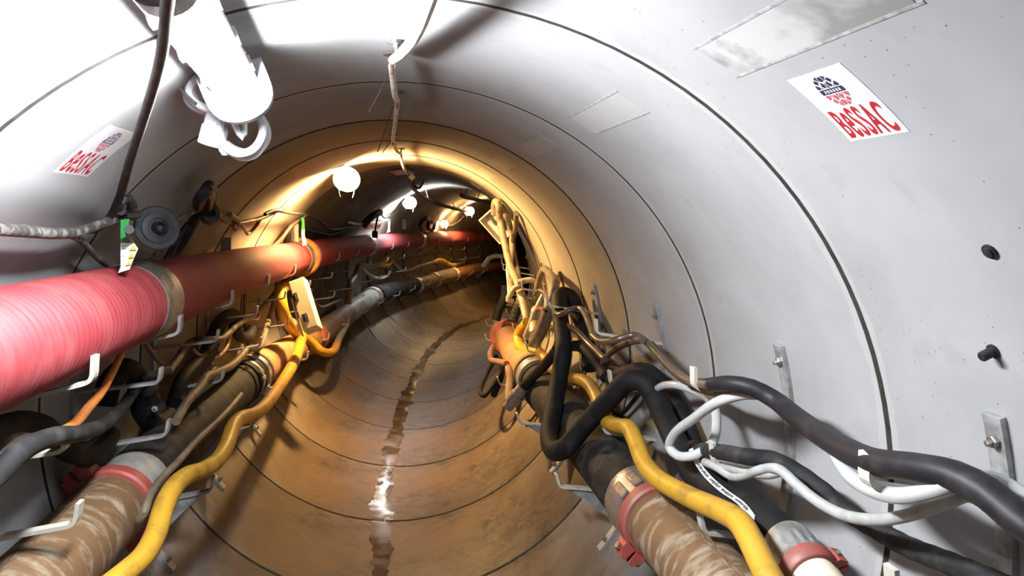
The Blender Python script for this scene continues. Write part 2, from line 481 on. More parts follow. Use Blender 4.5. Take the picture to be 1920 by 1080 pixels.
# grouted slots in the crown of each pipe, right of centre, with a scribed groove along both long sides
def sector(name, s0, s1, a0, a1, r_in, r_out, mat, parent, n=6):
    V, F = [], []
    for s in (s0, s1):
        for r in (r_in, r_out):
            for k in range(n + 1):
                V.append(T(*polar(s, a0 + (a1 - a0) * k / n, r)))
    m = n + 1
    for k in range(n):
        F.append((k, k + 1, 2 * m + k + 1, 2 * m + k))
        F.append((m + k, 3 * m + k, 3 * m + k + 1, m + k + 1))
        F.append((k, m + k, m + k + 1, k + 1))
        F.append((2 * m + k, 2 * m + k + 1, 3 * m + k + 1, 3 * m + k))
    F.append((0, 2 * m, 3 * m, m))
    F.append((n, m + n, 3 * m + n, 2 * m + n))
    return make(name, V, F, mat, parent)
for i in range(5, 13):
    a, b = JOINTS[i], JOINTS[i + 1]
    s0, s1 = a + 0.24, b - 0.19
    g = sector('grout_patch', s0, s1, 26.2, 30.8, 0.9992, 1.003, 'grout' if i == 6 else 'concrete_tan' if i > 8 else 'concrete', shell)
    for an in (26.0, 30.9):
        sector('scribed_groove', s0 - 0.01, s1 + 0.01, an - 0.14, an + 0.14, 0.9988, 1.002, 'groove', g, 2)

# trickle of water along the invert
tr = [(2.994,-0.073,-0.997),(3.274,-0.063,-0.998),(3.733,-0.064,-0.998),(4.512,-0.08,-0.997),(5.69,-0.083,-0.997),(6.733,-0.101,-0.995),(7.657,-0.133,-0.991),(8.861,-0.182,-0.983),(10.583,-0.206,-0.978),(11.949,-0.1,-0.995)]
C, _ = catmull([(s, math.degrees(math.atan2(x, -z)), 0) for s, x, z in tr], [1] * len(tr), 0.05)
rng = random.Random(7)
V, F, UV = [], [], []
S = [2.9 + 0.018 * i for i in range(int((12.5 - 2.9) / 0.018))]
def at_s(s):
    for p, q in zip(C, C[1:]):
        if p.x <= s <= q.x:
            return p.y + (q.y - p.y) * (s - p.x) / max(q.x - p.x, 1e-6)
    return C[0].y if s < C[0].x else C[-1].y
wl = wr = 0.0
for s in S:
    c = at_s(s)
    wl = 0.75 * wl + rng.uniform(-0.55, 0.55)
    wr = 0.75 * wr + rng.uniform(-0.55, 0.55)
    hw = 2.7 + 0.5 * math.sin(s * 5.1) + 0.35 * math.sin(s * 13.0)
    for k in range(5):
        t = -1 + k / 2.0
        off = t * hw + (wl if t < 0 else wr) * abs(t)
        V.append(T(*polar(s, 180 - (c + off), 0.9985 - 0.002 * (1 - t * t))))
        UV.append((s, t))
for i in range(len(S) - 1):
    for k in range(4):
        F.append((i * 5 + k, i * 5 + k + 1, (i + 1) * 5 + k + 1, (i + 1) * 5 + k))
wt = make('water_trickle', V, F, 'water', None, UV, smooth=True, recalc=False)
wt['kind'] = 'stuff'
tag(wt, 'dark glistening trickle of muddy water along the tunnel floor', 'water')

# ------------------------------------------------------------------ wall brackets: curved strap, four hooks, gusset
def bracket(s, side, idx, near):
    nm = ('right', 'left')[side < 0]
    lab = '%s galvanised cable bracket with hooks on the %s wall, counted from the camera' % (ORD[idx], nm)
    g = root('cable_bracket', (s, side * 0.99, -0.62 if side > 0 else -0.24), lab, 'bracket', 'cable brackets along both walls')
    def mx(path):
        return [(side * x, z) for x, z in path]
    w2 = 0.019
    def strap(gg, ss, a0, a1):
        n = 22
        arc = [polar(0, a0 + (a1 - a0) * k / n, 0.9995)[1:] for k in range(n + 1)]
        arc += [polar(0, a1 - (a1 - a0) * k / n, 0.988)[1:] for k in range(n + 1)]
        extrude('strap', mx(arc), ss - w2, ss + w2, 'galv' if near else 'rust_iron' if idx > 3 else 'galv', gg)
        for a in (a0 + 2.5, a1 - 2.5):
            p, q = polar(ss, a, 0.988), polar(ss, a, 0.9)
            hexbolt(gg, (ss, side * p[1], p[2]), (ss, side * q[1], q[2]), 0.012, 0.009)
    hm = 'galv_pale' if idx < (4 if side > 0 else 1) else 'galv'
    hooks = [[(0.975, 0.166), (0.719, 0.205), (0.716, 0.258)], [(0.990, -0.030), (0.786, 0.006), (0.776, 0.064)],
             [(0.972, -0.205), (0.765, -0.172), (0.751, -0.118)], [(0.905, -0.412), (0.600, -0.378), (0.584, -0.328)]]
    if side < 0:
        hooks = [[(0.975, 0.152), (0.684, 0.232), (0.680, 0.290)], [(0.990, 0.045), (0.745, 0.076), (0.738, 0.124)],
                 [(0.972, -0.132), (0.726, -0.092), (0.718, -0.042)], [(0.905, -0.400), (0.640, -0.352), (0.634, -0.300)]]
    gl, sl = g, s
    if side < 0:                       # on the left wall the pipe support is a bracket of its own, a little farther on
        sl = s + 0.21
        gl = root('pipe_bracket', (sl, -0.9, -0.62), '%s low bracket under the left pipe line, counted from the camera' % ORD[idx], 'bracket', 'pipe brackets on the left wall')
        strap(g, s, 71.5, 104.0)
        strap(gl, sl, 106.0, 129.5)
    else:
        strap(g, s, 71.5, 129.5)
    for hk in hooks[:3]:
        extrude('hook', mx(ribbon_poly(rounded(hk, 0.018), 0.009)), s - 0.0145, s + 0.0145, hm, g)
    extrude('hook', mx(ribbon_poly(rounded(hooks[3], 0.018), 0.009)), sl - 0.0145, sl + 0.0145, hm, gl)
    h = hooks[3]
    gus = [(h[1][0] + 0.03, h[1][1] - 0.008), (0.905, h[0][1] - 0.004), (0.845, -0.520), (0.83, -0.528)]
    extrude('gusset', mx(gus), sl - 0.004, sl + 0.004, 'galv', gl)
    return g
RS = [1.062, 1.754, 2.66, 3.55, 4.419] + [5.28 + 0.86 * k for k in range(3)]
LS = [1.75, 2.44, 3.23, 4.05, 4.83] + [5.65 + 0.84 * k for k in range(11)]
for i, s in enumerate(RS):
    bracket(s, 1, i, i < 3)
for i, s in enumerate(LS):
    bracket(s, -1, i, i < 3)

# ------------------------------------------------------------------ red ventilation duct, left wall
DC = [(0.2, -0.79, 0.340), (2.3, -0.79, 0.336), (5.4, -0.80, 0.296), (8.2, -0.80, 0.292), (11, -0.80, 0.288), (20, -0.80, 0.288)]
def duct_c(s):
    for p, q in zip(DC, DC[1:]):
        if p[0] <= s <= q[0]:
            t = (s - p[0]) / (q[0] - p[0])
            return (s, p[1] + (q[1] - p[1]) * t, p[2] + (q[2] - p[2]) * t)
    return DC[-1]
def duct(s0, s1, label, ribs):
    pts = [duct_c(s0 + (s1 - s0) * k / 8) for k in range(9)]
    if ribs:
        return tag(tube('ventilation_duct', pts, 0.1115, 'duct_red', None, 44, 0.0028, (0.014, 0.036)), label, 'duct', 'red ventilation duct sections')
    return tag(tube('ventilation_duct', pts, 0.113, 'duct_red', None, 36, 0.0045, (0.018, 0.012)), label, 'duct', 'red ventilation duct sections')
duct(0.45, 2.33, 'nearest section of ribbed red ventilation duct, entering at the left edge', True)
duct(2.335, 5.44, 'long dark red duct section between the steel clamp and the orange coupling', False)
duct(5.78, 8.2, 'red duct section just beyond the orange coupling', False)
duct(8.21, 10.78, 'red duct section under the distant white lamp', False)
duct(10.79, 14.1, 'red duct section lit by the farthest warm lamp', False)
duct(14.11, 18.5, 'farthest red duct section vanishing round the bend', False)
def dband(s, w, label, mat='steel', r=0.118, second=None):
    a, b = duct_c(s - w / 2), duct_c(s + w / 2)
    g = root('duct_clamp', duct_c(s), label, 'clamp')
    lathe('band', a, b, [(0, r - 0.006), (0, r - 0.001), (0.006, r + 0.001), (w * .3, r), (w * .5, r + 0.002), (w * .7, r), (w - 0.006, r + 0.001), (w, r - 0.001), (w, r - 0.006)], mat, g, 48)
    an = math.radians(150)
    c = Vector((duct_c(s)[1] + 0.12 * math.cos(an), duct_c(s)[2] - 0.12 * math.sin(an)))
    slab('lug', T(s, c.x, c.y), Vector((0, 1, 0)), Vector((0, 0, 1)), Vector((1, 0, 0)), w * .8, 0.02, 0.02, mat, g, 0.003)
    return g
dband(2.375, 0.165, 'wide worn steel band clamping the near red duct joint')
g = root('duct_coupling', duct_c(5.6), 'orange flanged coupling with steel band on the red duct', 'coupling')
lathe('flange', duct_c(5.56), duct_c(5.70), [(0, .105), (0, .137), (.015, .145), (.055, .146), (.07, .137), (.07, .105)], 'duct_orange', g, 44)
lathe('steel_band', duct_c(5.43), duct_c(5.7), [(0, .11), (0, .119), (.02, .122), (.11, .122), (.13, .118), (.13, .1)], 'steel', g, 44)
lathe('rear_band', duct_c(5.63), duct_c(5.9), [(0, .11), (0, .118), (.06, .120), (.16, .118), (.16, .11)], 'steel', g, 44)
dband(8.2, 0.14, 'bright steel band on the duct below the distant white lamp', 'chrome')
dband(10.79, 0.14, 'bright steel band on the duct before the farthest warm lamp', 'chrome')
dband(14.1, 0.14, 'small steel band on the duct close to the bend', 'steel')

# ------------------------------------------------------------------ slurry pipes
def pipe(name, pts, r, mat, label, cat='pipe', group=None, n=32, rib=None, step=0.03):
    return tag(tube(name, pts, r, mat, None, n, step, rib), label, cat, group)
def coupling(c, c2, r, w, label, lug_ang, mat='clamp_red', name='pipe_clamp'):
    """two-bolt grooved pipe clamp round the pipe axis c -> c2"""
    g = root(name, c, label, 'clamp')
    lathe('ring', c, c2, [(0, r * .96), (0, r * 1.10), (w * .12, r * 1.17), (w * .88, r * 1.17), (w, r * 1.10), (w, r * .96)], mat, g, 40)
    d = (T(*c2) - T(*c)).normalized()
    for la in (lug_ang, lug_ang + 180):
        a = math.radians(la)
        out = Vector((math.cos(a), 0, math.sin(a)))
        out = (out - d * out.dot(d)).normalized()
        per = d.cross(out)
        o = T(*c) + d * w / 2 + out * r * 1.08
        for sg in (-1, 1):
            # wedge-shaped lug
            k_ = r / 0.104
            poly = [(px * k_, sg * py * k_) for px, py in ((0.0, 0.005), (0.044, 0.007), (0.047, 0.022), (0.016, 0.044), (-0.012, 0.042))]
            V = [o + out * x + per * y + d * z for z in (-w * .5, w * .5) for x, y in poly]
            m = len(poly)
            F = [tuple(range(m)), tuple(range(m, 2 * m))] + [(k, (k + 1) % m, m + (k + 1) % m, m + k) for k in range(m)]
            make('lug', V, F, mat, g)
        k_ = r / 0.104
        bp = o + out * 0.028 * k_
        V, F, U = sweep([bp + per * q * k_ for q in (-.052, -.038, -.0379, .0379, .038, .048)], [q * k_ for q in (.012, .012, .007, .007, .012, .012)], 6)
        make('bolt', V, F, 'bolt', g)
    return g
def hosering(c, c2, r, w, mat, label, name='hose_band'):
    return tag(lathe(name, c, c2, [(0, r * .97), (0, r), (w * .15, r * 1.03), (w * .85, r * 1.03), (w, r), (w, r * .97)], mat, None, 36), label, 'band')

# left line
LP = [(1.0, -.838, -.258), (2.30, -.838, -.264), (2.50, -.837, -.268), (4.12, -.830, -.292), (4.35, -.826, -.302), (6.02, -.79, -.375), (6.30, -.79, -.385),
      (7.37, -.80, -.362), (8.65, -.82, -.318), (9.04, -.82, -.318), (10.77, -.80, -.365), (11.7, -.80, -.362), (12.8, -.81, -.350), (14.0, -.82, -.33), (16.5, -.83, -.33)]
def along(P, s):
    for p, q in zip(P, P[1:]):
        if p[0] <= s <= q[0]:
            t = (s - p[0]) / (q[0] - p[0])
            return (s, p[1] + (q[1] - p[1]) * t, p[2] + (q[2] - p[2]) * t)
    return P[-1]
def run(P, s0, s1, k=6):
    return [along(P, s0 + (s1 - s0) * i / k) for i in range(k + 1)]
PR = 0.104
pipe('slurry_pipe', run(LP, 1.0, 2.27), PR, 'pipe_mud', 'mud-splashed brown steel pipe in the bottom left corner', group='left slurry line')
coupling(along(LP, 2.262), along(LP, 2.4), PR, 0.058, 'red two-bolt clamp on the left pipe near the yellow hose', -48)
tag(lathe('hose_tail', along(LP, 2.325), along(LP, 2.6), [(0, .09), (0, PR), (.02, PR * 1.03), (.10, PR * 1.04), (.13, PR * 1.06), (.17, PR * 1.05), (.17, .09)], 'pipe_grey', None, 36), 'grey-green collar behind the left red clamp', 'collar')
pipe('rubber_hose', run(LP, 2.49, 4.10, 8), PR * 1.06, 'rubber_dust', 'thick black rubber hose section of the left pipe line', 'hose', 'left slurry line')
g = root('hose_clamp', along(LP, 4.15), 'black and bright double band clamp ahead of the left rusty pipe', 'clamp')
for k, (s, wd, rr, mt) in enumerate([(3.93, .05, 1.12, 'rubber'), (4.02, .05, 1.15, 'rubber'), (4.095, .045, 1.12, 'steel'), (4.16, .05, 1.10, 'rubber'), (4.23, .07, 1.16, 'chrome'), (4.31, .03, 1.2, 'rust_iron')]):
    lathe('band', along(LP, s), along(LP, s + .2), [(0, PR * .9), (0, PR * rr), (wd * .5, PR * rr * 1.015), (wd, PR * rr), (wd, PR * .9)], mt, g, 36)
for k in range(2):
    a = math.radians(28 - 16 * k)
    c = along(LP, 4.06)
    slab('buckle', T(c[0], c[1] + PR * 1.17 * math.cos(a), c[2] + PR * 1.17 * math.sin(a)), Vector((0, 1, 0)), Vector((-math.sin(a), 0, math.cos(a))), Vector((math.cos(a), 0, math.sin(a))), 0.07, 0.022, 0.012, 'steel', g, 0.003)
pipe('slurry_pipe', run(LP, 4.33, 5.93), PR, 'pipe_rust', 'rusty tan steel pipe passing under the yellow hose', group='left slurry line')
g = tag(lathe('pipe_flange', along(LP, 5.9), along(LP, 6.2), [(0, .1), (0, .122), (.03, .126), (.09, .126), (.12, .118), (.20, .112), (.2, .1)], 'flange_red', None, 40), 'broken red flange below the cream cabinet', 'flange')
for k in range(8):
    a = math.radians(45 * k)
    c = along(LP, 5.9)
    hexbolt(g, (5.9, c[1] + .112 * math.cos(a), c[2] + .112 * math.sin(a)), (5.7, c[1] + .112 * math.cos(a), c[2] + .112 * math.sin(a)), .011, .01)
pipe('slurry_pipe', run(LP, 6.1, 7.35), PR, 'pipe_brown', 'dark brown pipe length just behind the red flange', group='left slurry line')
pipe('slurry_pipe', run(LP, 7.36, 8.6), PR * .98, 'pipe_grey', 'pale grey pipe length on the left beyond the bend of grey hose', group='left slurry line')
for k, s in enumerate((8.55, 8.72)):
    hosering(along(LP, s), along(LP, s + .3), PR * 1.12, .11, ('chrome', 'rubber')[k], ('bright ring at the end of the pale grey pipe', 'black rubber ring behind the bright ring on the left pipe')[k])
pipe('rubber_hose', run(LP, 8.62, 10.7), PR * 1.05, 'rubber_dust', 'distant black rubber hose section on the left pipe line', 'hose', 'left slurry line')
hosering(along(LP, 10.62), along(LP, 10.9), PR * 1.13, .14, 'chrome', 'bright ring where the distant black hose ends')
pipe('slurry_pipe', run(LP, 10.7, 11.65), PR, 'pipe_brown', 'short brown pipe beyond the distant black hose', group='left slurry line')
hosering(along(LP, 11.6), along(LP, 11.9), PR * 1.15, .14, 'chrome', 'pale ring before the swollen brown sleeve')
pipe('rubber_hose', run(LP, 11.66, 12.75), PR * 1.12, 'pipe_brown', 'swollen brown sleeve on the far left pipe', 'hose', 'left slurry line')
hosering(along(LP, 12.7), along(LP, 13), PR * 1.17, .12, 'cream', 'pale ring after the swollen brown sleeve')
pipe('slurry_pipe', run(LP, 12.76, 16.4), PR, 'pipe_rust', 'farthest rusty pipe length on the left', group='left slurry line')

# right line
RP = [(1.0, .79, -.305), (2.2, .792, -.302), (2.42, .794, -.303), (4.0, .797, -.297), (4.3, .797, -.297), (4.6, .792, -.305), (6.3, .768, -.36), (7.6, .74, -.42)]
pipe('slurry_pipe', run(RP, 1.0, 2.12), PR, 'pipe_mud', 'mud-splashed brown steel pipe at bottom right beside the yellow hose', group='right slurry line')
coupling(along(RP, 2.11), along(RP, 2.3), PR, 0.055, 'red two-bolt clamp on the right pipe by the silver sleeve', 228)
g = root('hose_sleeve', along(RP, 2.25), 'bright silver sleeve crimped behind the right red clamp', 'sleeve')
lathe('sleeve', along(RP, 2.168), along(RP, 2.5), [(0, .09), (0, PR * 1.06), (.02, PR * 1.10), (.05, PR * 1.12), (.10, PR * 1.17), (.14, PR * 1.18), (.155, PR * 1.12), (.155, .09)], 'chrome', g, 40)
for k in range(2):
    a = math.radians(118 + 26 * k)
    c = along(RP, 2.21)
    slab('crimp_ear', T(2.21, c[1] + PR * 1.12 * math.cos(a), c[2] + PR * 1.12 * math.sin(a)), Vector((0, 1, 0)), Vector((-math.sin(a), 0, math.cos(a))), Vector((math.cos(a), 0, math.sin(a))), 0.09, 0.03, 0.014, 'steel', g, 0.003)
pipe('rubber_hose', run(RP, 2.31, 4.10, 8), PR * 1.07, 'rubber_dust', 'thick black rubber hose section of the right pipe line', 'hose', 'right slurry line')
g = root('hose_clamp', along(RP, 4.2), 'black and bright double band clamp ahead of the right rusty pipe', 'clamp')
for s, wd, rr, mt in [(3.80, .05, 1.13, 'rubber'), (3.90, .06, 1.15, 'rubber'), (4.08, .05, 1.13, 'rubber'), (4.16, .13, 1.14, 'chrome'), (4.31, .05, 1.2, 'rust_iron')]:
    lathe('band', along(RP, s), along(RP, s + .2), [(0, PR * .9), (0, PR * rr), (wd * .5, PR * rr * 1.015), (wd, PR * rr), (wd, PR * .9)], mt, g, 36)
for k in range(5):
    a = math.radians(195 + 9 * k)
    c = along(RP, 4.33)
    slab('bolt_lug', T(4.33, c[1] + PR * 1.18 * math.cos(a), c[2] + PR * 1.18 * math.sin(a)), Vector((0, 1, 0)), Vector((-math.sin(a), 0, math.cos(a))), Vector((math.cos(a), 0, math.sin(a))), 0.05, 0.014, 0.03, 'rust_iron', g, 0.002)
pipe('slurry_pipe', run(RP, 4.34, 6.2), PR, 'pipe_rust', 'rusty orange steel pipe in the cluttered right side', group='right slurry line')
g = tag(lathe('pipe_flange', along(RP, 6.12), along(RP, 6.5), [(0, .1), (0, .135), (.03, .15), (.10, .15), (.13, .14), (.2, .12), (.2, .1)], 'flange_red', None, 40), 'red flange at the far end of the right rusty pipe', 'flange')
for k in range(8):
    a = math.radians(22 + 45 * k)
    c = along(RP, 6.12)
    hexbolt(g, (6.13, c[1] + .125 * math.cos(a), c[2] + .125 * math.sin(a)), (5.9, c[1] + .125 * math.cos(a), c[2] + .125 * math.sin(a)), .012, .01)
pipe('slurry_pipe', run(RP, 6.3, 7.5), PR, 'pipe_brown', 'dark pipe behind the right red flange', group='right slurry line')

# ------------------------------------------------------------------ batten lamps under the crown
def lamp(s0, s1, x, z, light, label, driver=0.0, x1=None, z1=None, near_cap=1.3, far_cap=1.3):
    x1 = x if x1 is None else x1
    z1 = z if z1 is None else z1
    g = root('batten_lamp', ((s0 + s1) / 2, x, z), label, 'lamp', 'tunnel batten lamps')
    def prof(name, pts, a, b, mat):
        V = []
        for s in (a, b):
            t = (s - s0) / (s1 - s0)
            cx, cz = x + (x1 - x) * t, z + (z1 - z) * t
            r = math.hypot(cx, cz)
            inn = (-cx / r, -cz / r)
            tan = (-inn[1], inn[0])
            V += [T(s, cx + tan[0] * p + inn[0] * q, cz + tan[1] * p + inn[1] * q) for p, q in pts]
        n = len(pts)
        F = [tuple(range(n)), tuple(range(n, 2 * n))[::-1]] + [(k, (k + 1) % n, n + (k + 1) % n, n + k) for k in range(n)]
        return make(name, V, F, mat, g)
    tray = [(-.040, -.034), (.040, -.034), (.045, -.024), (.045, .001), (-.045, .001), (-.045, -.024)]
    dome = [(.036 * math.cos(math.pi * k / 14), .002 + .036 * math.sin(math.pi * k / 14) ** .7) for k in range(15)]
    def capo(f):
        return [(.054 * f * math.cos(math.pi * k / 14), .002 + .056 * f * math.sin(math.pi * k / 14) ** .7) for k in range(15)] + [(-.054 * f, -.037), (.054 * f, -.037)]
    prof('housing', tray, s0, s1, 'lamp_grey')
    d0 = s0 + max(driver, 0.028)
    prof('diffuser', dome, d0, s1 - 0.026, light)
    prof('end_cap', capo(near_cap), s0 - 0.004, d0, 'lamp_grey')
    prof('end_cap', capo(far_cap), s1 - 0.026, s1 + 0.004, 'lamp_grey')
    for k in range(3):
        s = d0 + (s1 - d0) * (0.2 + 0.3 * k)
        for sg in (-1, 1):
            prof('clip', [(sg * .045, -.02), (sg * .050, -.02), (sg * .050, .006), (sg * .045, .006)], s - .012, s + .012, 'chrome')
    for s in (s0 + .12, s1 - .12):
        t = (s - s0) / (s1 - s0)
        p = Vector((x, z)).normalized()
        tube('hanger', [(s, x, z + 0.02), (s, p.x * 0.995, p.y * 0.995)], 0.004, 'bolt', g, 6)
    return g
L1 = lamp(0.965, 1.64, -.322, .892, 'white_light', 'glaring white batten lamp with coiled cord hanging at the upper left', 0.04, -.358, .866, 0.72, 1.25)
# coiled cord and plug of the near lamp
tube('cord', [(1.64,-0.332,0.868),(1.66,-0.362,0.872),(1.662,-0.368,0.884),(1.664,-0.38,0.893),(1.665,-0.396,0.897),(1.667,-0.415,0.897),(1.669,-0.433,0.892),(1.671,-0.448,0.882),(1.673,-0.458,0.871),(1.674,-0.461,0.857),(1.676,-0.456,0.845),(1.678,-0.444,0.835),(1.68,-0.427,0.828),(1.682,-0.407,0.826),(1.683,-0.389,0.829),(1.685,-0.374,0.836),(1.687,-0.365,0.847),(1.689,-0.364,0.86),(1.691,-0.37,0.873),(1.692,-0.382,0.885),(1.694,-0.398,0.893),(1.696,-0.416,0.898),(1.698,-0.433,0.898),(1.7,-0.447,0.893),(1.701,-0.457,0.884),(1.703,-0.462,0.872),(1.705,-0.461,0.859),(1.707,-0.456,0.846),(1.709,-0.446,0.835),(1.71,-0.434,0.828),(1.712,-0.42,0.826),(1.714,-0.406,0.828),(1.716,-0.394,0.836),(1.718,-0.384,0.847),(1.719,-0.379,0.86),(1.721,-0.38,0.874),(1.723,-0.386,0.886),(1.725,-0.398,0.895),(1.727,-0.414,0.9),(1.728,-0.433,0.9),(1.73,-0.452,0.894),(1.732,-0.467,0.885),(1.734,-0.478,0.873),(1.736,-0.481,0.859),(1.737,-0.477,0.846),(1.739,-0.465,0.835),(1.741,-0.448,0.828),(1.743,-0.428,0.826),(1.745,-0.408,0.828),(1.746,-0.392,0.836),(1.748,-0.382,0.847),(1.75,-0.38,0.86),(1.752,-0.386,0.874),(1.754,-0.398,0.886),(1.73,-0.381,0.84)], 0.0085, 'hose_clear', L1, 8, 0.012)
tube('cord', [(1.68,-0.367,0.833),(1.682,-0.381,0.826),(1.683,-0.394,0.815),(1.685,-0.401,0.799),(1.686,-0.404,0.782),(1.688,-0.401,0.765),(1.69,-0.393,0.751),(1.691,-0.381,0.741),(1.693,-0.367,0.737),(1.694,-0.351,0.74),(1.696,-0.337,0.748),(1.698,-0.326,0.762),(1.699,-0.319,0.78),(1.701,-0.318,0.799),(1.702,-0.322,0.817),(1.704,-0.331,0.833),(1.706,-0.344,0.844),(1.707,-0.36,0.849),(1.709,-0.376,0.847),(1.71,-0.39,0.839),(1.712,-0.402,0.825),(1.714,-0.409,0.807),(1.715,-0.41,0.787),(1.717,-0.406,0.767),(1.718,-0.397,0.75),(1.72,-0.383,0.738),(1.722,-0.368,0.731),(1.723,-0.352,0.732),(1.725,-0.337,0.739),(1.726,-0.326,0.753),(1.728,-0.32,0.77),(1.73,-0.32,0.791),(1.731,-0.326,0.811),(1.733,-0.337,0.828),(1.734,-0.352,0.842),(1.736,-0.369,0.849),(1.738,-0.386,0.85),(1.739,-0.402,0.844),(1.741,-0.414,0.833),(1.742,-0.421,0.817),(1.744,-0.421,0.799),(1.746,-0.416,0.78),(1.747,-0.405,0.764),(1.749,-0.389,0.752),(1.75,-0.371,0.745),(1.752,-0.353,0.745),(1.754,-0.337,0.751),(1.755,-0.324,0.763),(1.757,-0.317,0.779),(1.758,-0.317,0.797),(1.76,-0.324,0.814),(1.762,-0.336,0.829),(1.763,-0.354,0.84),(1.765,-0.373,0.845),(1.766,-0.394,0.844)], 0.0085, 'hose_clear', L1, 8, 0.012)
tube('cord', [(1.69,-0.382,0.829),(1.69,-0.373,0.796),(1.69,-0.357,0.771),(1.7,-0.356,0.809),(1.7,-0.362,0.837)], 0.007, 'hose_clear', L1, 8, 0.012)
pl = lathe('plug', (1.7,-0.406,0.829), (1.71,-0.423,0.765), [(0, .010), (0, .021), (.014, .025), (.036, .0245), (.04, .0275), (.078, .0285), (.078, .024), (.06, .023)], 'lamp_grey', L1, 24)
tube('cord', [(1.71,-0.394,0.76),(1.7,-0.389,0.74),(1.7,-0.397,0.736),(1.7,-0.406,0.756),(1.7,-0.403,0.779)], 0.006, 'hose_clear', L1, 8, 0.012)
tube('tie', [(1.66,-0.475,0.863),(1.66,-0.46,0.846),(1.66,-0.443,0.832)], 0.0035, 'plastic_black', L1, 6)
tube('tie', [(1.64,-0.311,0.888),(1.64,-0.292,0.88)], 0.004, 'hose_clear', L1, 6)
# small far bulbs round the bend
def bulb(c, light, label, k=1.0):
    """round lamp on a short stem standing off the wall, with a wire guard"""
    g = root('globe_lamp', c, label, 'lamp', 'round lamps along the far crown')
    s, x, z = c
    r = math.hypot(x, z)
    ux, uz = x / r, z / r
    def q(d): return (s, x + ux * d, z + uz * d)
    # short drum lamp lying along the bore: glowing band between two shading discs with an added weak glow
    lathe('glow_band', (s - .055 * k, x, z), (s + .055 * k, x, z), [(0, .02), (0, .044 * k), (.02 * k, .05 * k), (.09 * k, .05 * k), (.11 * k, .044 * k), (.11 * k, .02)], light, g, 24)
    lens = 'disc_glow_white' if light == 'globe_white' else 'disc_glow_warm'  # discs cut the light along the bore; their glow is added for glare
    for e in (-1, 1):
        p = s + e * .055 * k
        lathe('end_disc', (p, x, z), (p + e * .02, x, z), [(0, .02), (0, .078 * k), (.006, .082 * k), (.016 * k, .078 * k), (.03 * k, .055 * k), (.036 * k, .01)], lens, g, 28)
    slab('base_plate', T(s, x + ux * .062 * k, z + uz * .062 * k), Vector((0, 1, 0)), Vector((-uz, 0, ux)), Vector((ux, 0, uz)), .10 * k, .05, .012, 'plastic_black', g, .003)
    tube('stem', [q(.07 * k), (s, ux * .997, uz * .997)], .008, 'plastic_black', g, 6)
    for i in range(2):
        a = math.pi * (i + .25)
        tube('guard_wire', [(s + .06 * k * math.sin(a), x + .06 * k * math.cos(a), z - .03 * k), (s + .065 * k * math.sin(a), x + .065 * k * math.cos(a), z - .07 * k), (s + .05 * k * math.sin(a), x + .05 * k * math.cos(a), z - .12 * k)], .0018, 'bolt', g, 5)
    return g
bulb((4.85,-0.368,0.84), 'warm_light', 'glaring warm round lamp lighting the orange stretch of tunnel', 0.95)
bulb((8.9,-0.466,0.784), 'globe_white', 'distant white round lamp above the red duct', 0.9)
bulb((12.5,-0.466,0.743), 'far_warm', 'distant warm round lamp at the end of the dark channel', 0.9)
bulb((11.968,-0.733,0.522), 'far_warm', 'small warm round lamp low beside the far red duct', 0.7)

# ------------------------------------------------------------------ crown cord with eye hooks
def cable(pts, r, mat, label, name='cable', group=None, n=10, rib=None, cat=None, step=0.018):
    return tag(tube(name, pts, r, mat, None, n, step, rib), label, cat or ('hose' if 'hose' in name else 'cable'), group)
HK = [(1.842,-0.045,0.984),(2.383,-0.026,0.985),(3.62,-0.036,0.984),(4.33,-0.009,0.985),(6.971,-0.139,0.975)]
HK[4] = (6.0, -0.06, 0.965)
cable([(0.968,0.015,0.93),(1.128,0.012,0.94),(1.202,0.01,0.945),(1.375,0.005,0.955),(1.569,-0.008,0.965),(1.723,-0.028,0.972),(1.798,-0.044,0.974)], [.010, .010, .011, .011, .012, .012, .010], 'white_cord', 'thick white cord sagging from the crown at the top edge', 'cord')
for k in range(4):
    a, b = HK[k], HK[k + 1]
    mid = ((a[0] + b[0]) / 2 + .05, (a[1] + b[1]) / 2, .955)
    cable([(a[0], a[1], a[2] - .015), mid, (b[0], b[1], b[2] - .015)], .0085, 'white_cord',
          ['pale cord between the first and second crown hooks', 'pale cord between the second and third crown hooks', 'pale cord between the third and fourth crown hooks', 'lit pale cord running on beyond the fourth crown hook'][k], 'cord', 'crown cord')
for k, h in enumerate(HK):
    g = root('eye_hook', h, '%s small steel eye hook in the tunnel crown, counted from the camera' % ORD[k], 'hook', 'crown hooks')
    lathe('plate', (h[0], h[1], .998), (h[0], h[1], .9), [(0, .02), (.004, .02), (.004, .012)], 'rust_iron', g, 12)
    tube('eye', [(h[0], h[1], .995), (h[0], h[1], .975), (h[0] - .012, h[1], .962), (h[0], h[1], .950), (h[0] + .012, h[1], .962), (h[0], h[1], .974)], .004, 'rust_iron', g, 6, .006)
cable([(1.9,-0.047,0.99),(1.9,-0.068,0.926),(1.9,-0.088,0.887),(1.9,-0.098,0.867)], .0016, 'plastic_black', 'thin black tie wire dangling from the first crown hook', 'wire', 'loose tie wires', 5)
cable([(2.5,-0.029,0.994),(2.5,-0.058,0.907),(2.5,-0.086,0.821)], .0018, 'plastic_black', 'thin black tie wire dangling from the second crown hook', 'wire', 'loose tie wires', 5)
cable([(3.8,-0.041,0.992),(3.8,-0.064,0.965),(3.8,-0.09,0.925)], .0022, 'plastic_black', 'thin black tie wire dangling from the third crown hook', 'wire', 'loose tie wires', 5)
g = root('crown_anchor', (1.688,-0.038,0.994), 'small anchor plate in the bright crown above the white cord', 'anchor')
c = (1.71,-0.037,0.999)
